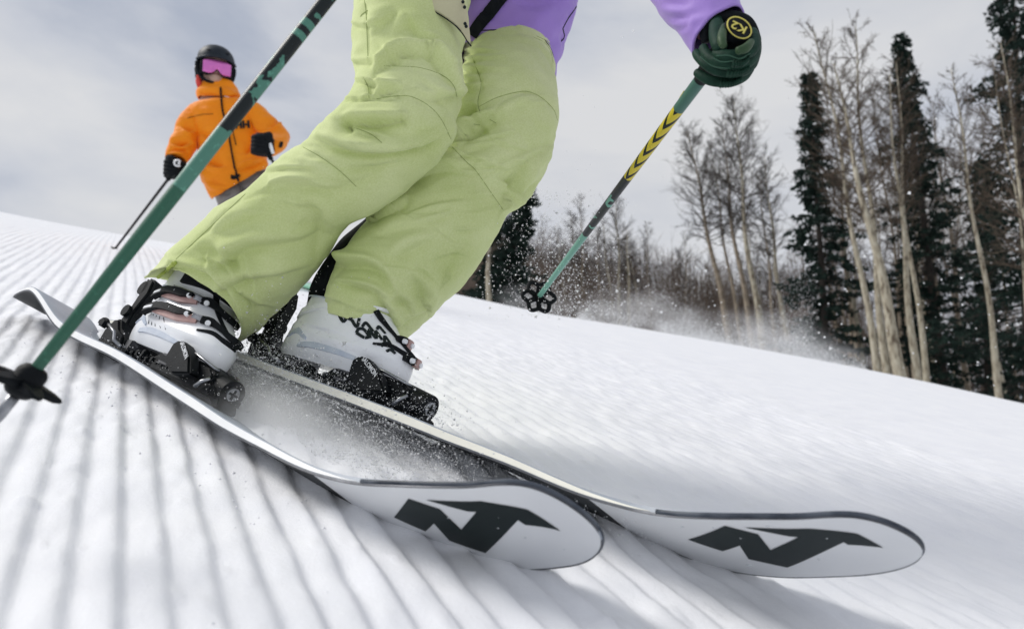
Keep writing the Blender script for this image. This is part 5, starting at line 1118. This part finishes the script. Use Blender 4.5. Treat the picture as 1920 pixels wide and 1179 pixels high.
def conifer(bx, by, d, tx, ty, wpx, label, dens=1., seed=0, start=.04):
    rg = np.random.default_rng(seed); base, top = solve_tree(bx, by, d, tx, ty); root = root_of(base, top); H = np.linalg.norm(top - root); ax = (top - root) / H; Rm = wpx / FPX * d
    o = empty('spruce_tree', root, label, 'tree', 'dark spruces at the edge of the run'); k = np.linspace(0, 1, 24); m = MB(); m.tube(root + ax * (H * k)[:, None], .011 * H * (1 - .95 * k) + .01, 8); m.build('trunk', CBARK, o)
    V = []; T = Tubes(); nb = int(235 * dens)
    for i in range(nb):
        f = start + (1 - start) * ((i + rg.random()) / nb) ** .95; p = root + ax * (H * f); az = i * 2.399 + rg.normal(0, .4)
        irr = .62 + .40 * math.sin(f * 37 + seed) + .16 * math.sin(az * 2 + f * 9) + rg.normal(0, .22); ln = max(.06, Rm * (1 - f) ** .86 * np.clip(irr, .20, 1.5) * np.interp(f, [0, .08, .2], [.65, .9, 1])) + .04
        out_ = np.array([math.cos(az), math.sin(az), 0]); n_ = 7; q = np.linspace(0, 1, n_); el = .25 * f - .18; pts = p + out_ * (ln * q)[:, None] + UPW * (ln * (el * q - .28 * q ** 2 + .16 * q ** 4))[:, None]; T.add(pts, .020 * (1 - .8 * q) * (ln / 1.2) ** .5 + .004)
        sd_ = np.array([-out_[1], out_[0], 0]); nt_ = int(6 + 11 * ln / max(Rm, .5))
        for j in range(nt_):
            g = rg.uniform(.12, 1.02) ** .8; c = np.array([np.interp(g, q, pts[:, a]) for a in range(3)]); sgn = 1 if j % 2 else -1; l2 = (.16 + .30 * (1 - g) * ln / 1.2 + .06) * rg.uniform(.7, 1.2); d2 = out_ * rg.uniform(.5, 1.0) + sd_ * sgn * rg.uniform(.35, 1.0) + UPW * rg.uniform(-.45, .15); d2 /= np.linalg.norm(d2)
            for z in range(8):
                g3 = (z + rg.random()) / 8; c3 = c + d2 * l2 * g3; e_ = d2 * .6 + rg.normal(0, .55, 3); e_ /= np.linalg.norm(e_); w_ = np.cross(e_, rg.normal(size=3)); w_ /= np.linalg.norm(w_) + 1e-9; s_ = rg.uniform(.09, .17) * (d / 22) ** .5; ww = s_ * .30
                V.append([c3 - w_ * ww * .6, c3 + e_ * s_ * .55 - w_ * ww, c3 + e_ * s_, c3 + e_ * s_ * .5 + w_ * ww])
    V = np.array(V).reshape(-1, 3); f = np.arange(len(V)).reshape(-1, 4); mk('crown', V, f, NEEDLE, o, False); br = T.build('branches', CBARK, o); br['kind'] = 'stuff'; return o
conifer(1552, 690, 24, 1517, 140, 92, 'dark spruce with a ragged narrow top, left end of the right-hand stand', .95, 3)
conifer(1770, 722, 23, 1688, 70, 116, 'dark spruce with a sharp spire behind the pale aspen trunks', 1.05, 8)
conifer(1935, 770, 19, 1897, -75, 190, 'tallest dark spruce cut off by the right edge of the photo', 1.35, 13)
conifer(1852, 745, 28, 1842, 300, 100, 'short dark spruce behind the slanting aspen at the right', .8, 17)
conifer(938, 583, 28, 992, 335, 74, 'dark spruce showing beside the green trouser leg and the snow spray', 1.0, 21)
conifer(930, 580, 33, 925, 420, 60, 'small dark spruce half hidden behind the green trousers', .6, 27)
conifer(1700, 715, 34, 1705, 470, 70, 'low dark spruce behind the two close aspen trunks', .6, 31)
aspen(1687, 704, 17, 1563, 120, 25, 'thickest pale aspen trunk, in the middle of the right-hand stand', mid=4, low=.42)
aspen(1663, 702, 19, 1604, 48, 16, 'tall aspen with a dark forked top, just left of the thickest trunk', mid=-6, low=.40)
aspen(1645, 697, 18, 1526, 58, 15, 'slender aspen with a kinked trunk, right of the leftmost big spruce', mid=8, low=.4)
aspen(1722, 712, 18, 1668, 140, 16, 'left of the two close aspen trunks before the spired spruce', mid=-6, low=.45)
aspen(1738, 716, 18.5, 1680, 115, 13, 'right of the two close aspen trunks before the spired spruce', mid=-8, low=.45)
aspen(1873, 743, 17, 1783, 130, 14, 'lone pale slanting aspen before the dark right-hand spruces', mid=6, low=.5, dens=.7)
aspen(1975, 780, 14, 1876, 80, 16, 'pale aspen at the very right edge before the tallest spruce', mid=4, low=.3)
aspen(1950, 775, 15, 1862, 110, 8, 'thin aspen close beside the pale one at the right edge', mid=5, low=.35)
aspen(1815, 728, 24, 1748, 190, 11, 'dull brown aspen between the spired spruce and the tall one', mid=0, bark=BARK2, low=.35)
aspen(1702, 712, 26, 1636, 160, 8, 'thin grey aspen standing behind the thickest trunk', bark=BARK2, low=.35)
aspen(1620, 696, 24, 1545, 150, 9, 'thin aspen just right of the leftmost big spruce', low=.3)
aspen(1770, 720, 27, 1722, 230, 8, 'thin brownish aspen in front of the spired spruce', bark=BARK2, low=.3)
aspen(1790, 725, 30, 1800, 260, 7, 'faint thin aspen left of the tallest spruce', bark=BARK2, low=.3)
aspen(1598, 692, 27, 1570, 215, 8, 'low thin aspen over the base of the snow plume', bark=BARK2, low=.25)
aspen(1427, 618, 30, 1376, 190, 14, 'tallest aspen of the middle clump behind the snow plume', mid=-6, low=.40, spread=1.4, twig=TWIGD, dens=1.7)
aspen(1406, 614, 31, 1352, 230, 12, 'second aspen of the middle clump, left of its tallest', mid=-4, low=.4, twig=TWIGD, bark=BARK2, dens=1.5, spread=1.35)
aspen(1362, 608, 32, 1288, 246, 13, 'left aspen of the middle clump, leaning out to the left', mid=2, low=.40, spread=1.5, twig=TWIGD, bark=BARK2, dens=1.7)
aspen(1385, 611, 33, 1330, 270, 8, 'slim aspen inside the middle clump', low=.4, twig=TWIGD, bark=BARK2)
aspen(1474, 622, 33, 1433, 290, 10, 'right-hand aspen standing a little apart from the middle clump', mid=-4, low=.4, twig=TWIGD, dens=1.3, spread=1.3)
aspen(1452, 620, 35, 1424, 330, 7, 'slim aspen between the middle clump and its right-hand neighbour', low=.4, twig=TWIGD, bark=BARK2, dens=.7)
aspen(1163, 604, 38, 1155, 365, 8, 'bushy aspen just right of the camouflaged pole end', mid=0, low=.35, spread=1.3, twig=TWIGD, dens=1.0)
aspen(1150, 602, 39, 1128, 400, 6, 'thin pale forked aspen under the held ski pole', low=.5, twig=TWIGD, dens=.5)
aspen(1095, 594, 42, 1088, 372, 6, 'bushy aspen just left of the held ski pole', low=.35, spread=1.3, twig=TWIGD, bark=BARK2, dens=.9)
aspen(1180, 606, 36, 1176, 430, 7, 'short pale aspen trunk rising behind the powder', low=.5, twig=TWIGD, dens=.4)
aspen(917, 572, 22, 913, 360, 12, 'pale aspen trunk close beside the green trouser leg', low=.3, dens=.6)
for i in range(15):
    x0 = rng.uniform(1530, 1930); d = rng.uniform(24, 36); aspen(x0 + 40, np.interp(x0 + 40, [1240, 1620, 1920], [614, 702, 755]), d, x0 - 22 + (x0 - 1600) * -.08 + rng.normal(0, 12), rng.uniform(170, 420), rng.uniform(4, 7.5), 'thin bare aspen in the thicket of trunks behind the right-hand stand', bark=BARK if i % 2 else BARK2, low=.25, dens=.7, group='thin aspens in the thicket at the right')
for i in range(13):
    x0 = rng.uniform(1040, 1490); d = rng.uniform(36, 50); aspen(x0 + 8, np.interp(x0 + 8, [850, 1240, 1620], [560, 616, 702]), d, x0 - 10 + rng.normal(0, 10), rng.uniform(395, 500), rng.uniform(3, 5.5), 'thin bare aspen rising out of the brown thicket beyond the crest', bark=BARK if i % 2 else BARK2, twig=TWIGD, low=.3, dens=.8, spread=1.2, group='thin aspens in the far thicket')
# the far wood: thickets of bare saplings, one mass
T = Tubes()
def thicket(n, x0, x1, d0, d1, h0, h1, yb=600):
    for _ in range(n):
        x = rng.uniform(x0, x1); d = rng.uniform(d0, d1); c = toC(P(x, np.interp(x, [850, 1240, 1620, 1920], [552, 614, 702, 755]), d)); a, b_, h = ab(c); p = plane(a, b_, broad(np.array([a]), np.array([b_]))[0] - .1).reshape(3); H = rng.uniform(h0, h1); q = np.linspace(0, 1, 5); ln = rng.normal(0, .06, 3); ln[2] = 1; pts = p + ln * (H * q)[:, None] + rng.normal(0, .02 * H, (5, 3)) * q[:, None]
        T.add(pts, (.0035 * H + .006) * (1 - .8 * q) + .005)
        for _ in range(8):
            g = rng.uniform(.2, .98); pp = np.array([np.interp(g, q, pts[:, c_]) for c_ in range(3)]); az = rng.random() * 6.283; el = rng.uniform(.2, 1.1); l2 = H * rng.uniform(.08, .26); dr = np.array([math.cos(az) * math.cos(el), math.sin(az) * math.cos(el), math.sin(el)]); pt = pp + dr * (l2 * np.array([0, .5, 1]))[:, None]; T.add(pt, np.array([.012, .009, .006]))
            d3 = dr + rng.normal(0, .6, 3); d3 /= np.linalg.norm(d3); T.add(pt[1] + d3 * (l2 * .6 * np.array([0, .5, 1]))[:, None], np.array([.009, .007, .005]))
thicket(2300, 840, 1520, 45, 75, 5.5, 8.0); thicket(700, 840, 1500, 34, 46, 1.5, 4.0); thicket(420, 1480, 1960, 32, 50, 3.0, 8.5)
o = T.build('far_wood', mat('thicket_twigs', (.075, .055, .042), .9, (.15, .112, .085), .6), None); o['kind'] = 'stuff'; o['label'] = 'brown thicket of bare saplings beyond the crest'
# ------------------------------------------------------------------ flying snow
def on_snow(x, y, d, lift=0.):
    return P(x, y, d)
pts = []; sz = []
# powder torn up under the front skier, filling the space between the skis
n = 90000; xs = rng.uniform(.25, 1.35, n); ya = rng.beta(1.1, 1.7, n); L0 = SKN.pt(xs, SKN.w(xs) * .55, 0 * xs); L1 = SKF.pt(xs, SKF.w(xs) * (.2 + .3 * rng.random(n)), 0 * xs + .0); c = L0 + (L1 - L0) * ya[:, None]
a, b_, h = ab(c); gz = broad(a, b_); hh = rng.exponential(.014 + .026 * np.exp(-((xs - .85) / .28) ** 2), n); keep = rng.random(n) < np.interp(xs, [.25, .45, .7, 1.0, 1.35], [.0, .35, 1, 1, .3])
pw = plane(a, b_, gz + .012 + hh)[keep]; pts.append(pw); sz.append(rng.lognormal(math.log(.0007), .55, keep.sum()))
# spray standing over the far ski's base
n = 11000; xs = rng.normal(.84, .22, n); yy = rng.uniform(-.5, .5, n); c = SKF.pt(np.clip(xs, .3, 1.5), yy * .10 + .01, 0 * xs) - SKF.u0 * np.abs(rng.normal(0, .03, n))[:, None]; pts.append(W(c)); sz.append(rng.lognormal(math.log(.0006), .5, n))
# grains clinging to the bindings
for L, cnt in ((LN, 700), (LF, 2600)):
    q = np.stack([rng.uniform(-.24, .30, cnt), rng.uniform(-.06, .05, cnt), rng.exponential(.016, cnt)], -1); pts.append(L(q)); sz.append(rng.lognormal(math.log(.0006), .5, cnt))
grains('snow_spray', np.concatenate(pts), np.concatenate(sz), 'powder snow thrown up between the two skis')
pts = []; sz = []
# grains falling past the trouser leg and round the held pole
n = 1300; x = rng.normal(1035, 60, n); y = rng.uniform(355, 600, n) ** 1.; d = rng.uniform(1.25, 2.6, n); pts.append(P(x, y, d)); sz.append(rng.lognormal(math.log(.0013), .45, n) * d / 1.6)
n = 2600; x = rng.normal(1060, 60, n); y = 590 - rng.exponential(75, n); d = rng.uniform(2.4, 4.5, n); pts.append(P(x, y, d)); sz.append(rng.lognormal(math.log(.0016), .4, n))
# stray flakes
n = 60; x = rng.uniform(250, 1100, n); y = rng.uniform(380, 860, n); d = rng.uniform(.8, 3.5, n); P_ = P(x, y, d); k = ground_z(toC(P_)) > .02; pts.append(P_[k]); sz.append(rng.lognormal(math.log(.0022), .3, k.sum()))
n = 110; x = rng.uniform(1150, 1900, n); y = np.interp(x, [1150, 1920], [590, 735]) - rng.exponential(110, n); d = rng.uniform(2.5, 6, n); P_ = P(x, y, d); k = ground_z(toC(P_)) > .02; pts.append(P_[k]); sz.append(rng.lognormal(math.log(.006), .3, k.sum()))
grains('snow_flakes', np.concatenate(pts), np.concatenate(sz), 'loose snow grains flying round the trousers and poles')
# the plume of powder hanging over the crest
n = 110000; u = rng.random(n); x = 1080 + 545 * u ** .85; d = 9.6 + 2.6 * rng.random(n); a, b_, h = ab(toC(P(x, np.interp(x, [850, 1040, 1240, 1450, 1620, 1700], [552, 592, 618, 662, 705, 722]), d)))
hgt = np.interp(x, [1080, 1180, 1290, 1420, 1500, 1560, 1625], [.20, .42, .56, .46, .40, .26, .05]) * (.75 + .5 * vnoise(np.stack([x / 45, 0 * x, 0 * x], -1), 71)); lift = rng.exponential(1, n) * hgt * .62 - .03
cl = fbm(np.stack([x / 60 + lift * 1.4, lift * 3.4, 0 * x], -1), 3, 73); keep = (rng.random(n) < .66 + .5 * cl) & (lift < hgt * 3.2)
P_ = plane(a, b_, broad(a, b_) + lift)[keep]; grains('snow_plume', P_, rng.lognormal(math.log(.0034), .4, len(P_)), 'pale plume of blown powder drifting over the crest')

vx = SKN.pt(.55, 0, 0) - SKN.pt(1.25, 0, 0); cm = (SKN.pt(.84, .05, 0) * .60 + SKF.pt(.88, -.02, 0) * .40); ca, cb, ch = ab(cm); cw = plane(ca, cb, broad(np.array([ca]), np.array([cb]))[0] + .030).reshape(3)
e1 = Wd(vx) * .56; e3 = Wd(NP); e2 = np.cross(e3, e1); e2 = e2 / np.linalg.norm(e2)
mist('snow_mist', cw, [e1, e2 * .15, e3 * .078], 30., (2.6, 1.6, 1.2), 'white cloud of powder between the two skis', 3.)
for (x, d, w_, h_, dn, sd_) in ((1240, 10.6, 1.4, .52, 1.5, 1.), (1440, 10.2, 1.3, .50, 2.0, 5.), (1130, 11.0, .9, .32, .9, 9.), (1560, 10.0, .6, .26, 1.8, 7.), (1000, 11.2, .8, .34, 1.5, 11.)):
    a, b_, h = ab(toC(P(x, np.interp(x, [850, 1040, 1240, 1450, 1620, 1700], [552, 592, 618, 662, 705, 722]), d))); cw = plane(a, b_, broad(np.array([a]), np.array([b_]))[0] + h_ * .35).reshape(3)
    sl = P(x + 100, np.interp(x + 100, [850, 1040, 1240, 1450, 1620, 1700], [552, 592, 618, 662, 705, 722]), d) - P(x, np.interp(x, [850, 1040, 1240, 1450, 1620, 1700], [552, 592, 618, 662, 705, 722]), d); sl /= np.linalg.norm(sl); up2 = np.array([0, 0, 1.]) - sl * sl[2]; up2 /= np.linalg.norm(up2)
    mist('snow_mist', cw, [sl * w_, np.cross(up2, sl) * .7, up2 * h_], dn * .62, (3.6, 1.5, 3.2), 'hazy drift of powder over the crest', sd_)

# loose crumbs lying on the groomed snow
n = 240; a = rng.uniform(.25, 2.4, n); b_ = rng.uniform(-.7, .7, n); sz = np.clip(rng.lognormal(math.log(.0013), .45, n), 0, .0026); crumbs('snow_crumbs', plane(a, b_, snow_at(a, b_) + sz * .1), sz, 'small crumbs of snow lying on the groomed ridges', snowm)
n = 260; xs = rng.uniform(.3, 1.7, n); side = rng.normal(.0, .06, n); c = SKN.pt(xs, -SKN.w(xs) * .5 - .03 + side, 0 * xs); a, b_, h = ab(c); sz = np.clip(rng.lognormal(math.log(.0015), .5, n), 0, .003); crumbs('snow_crumbs', plane(a, b_, snow_at(a, b_) + sz * .1), sz, 'snow crumbs thrown beside the near ski', snowm)
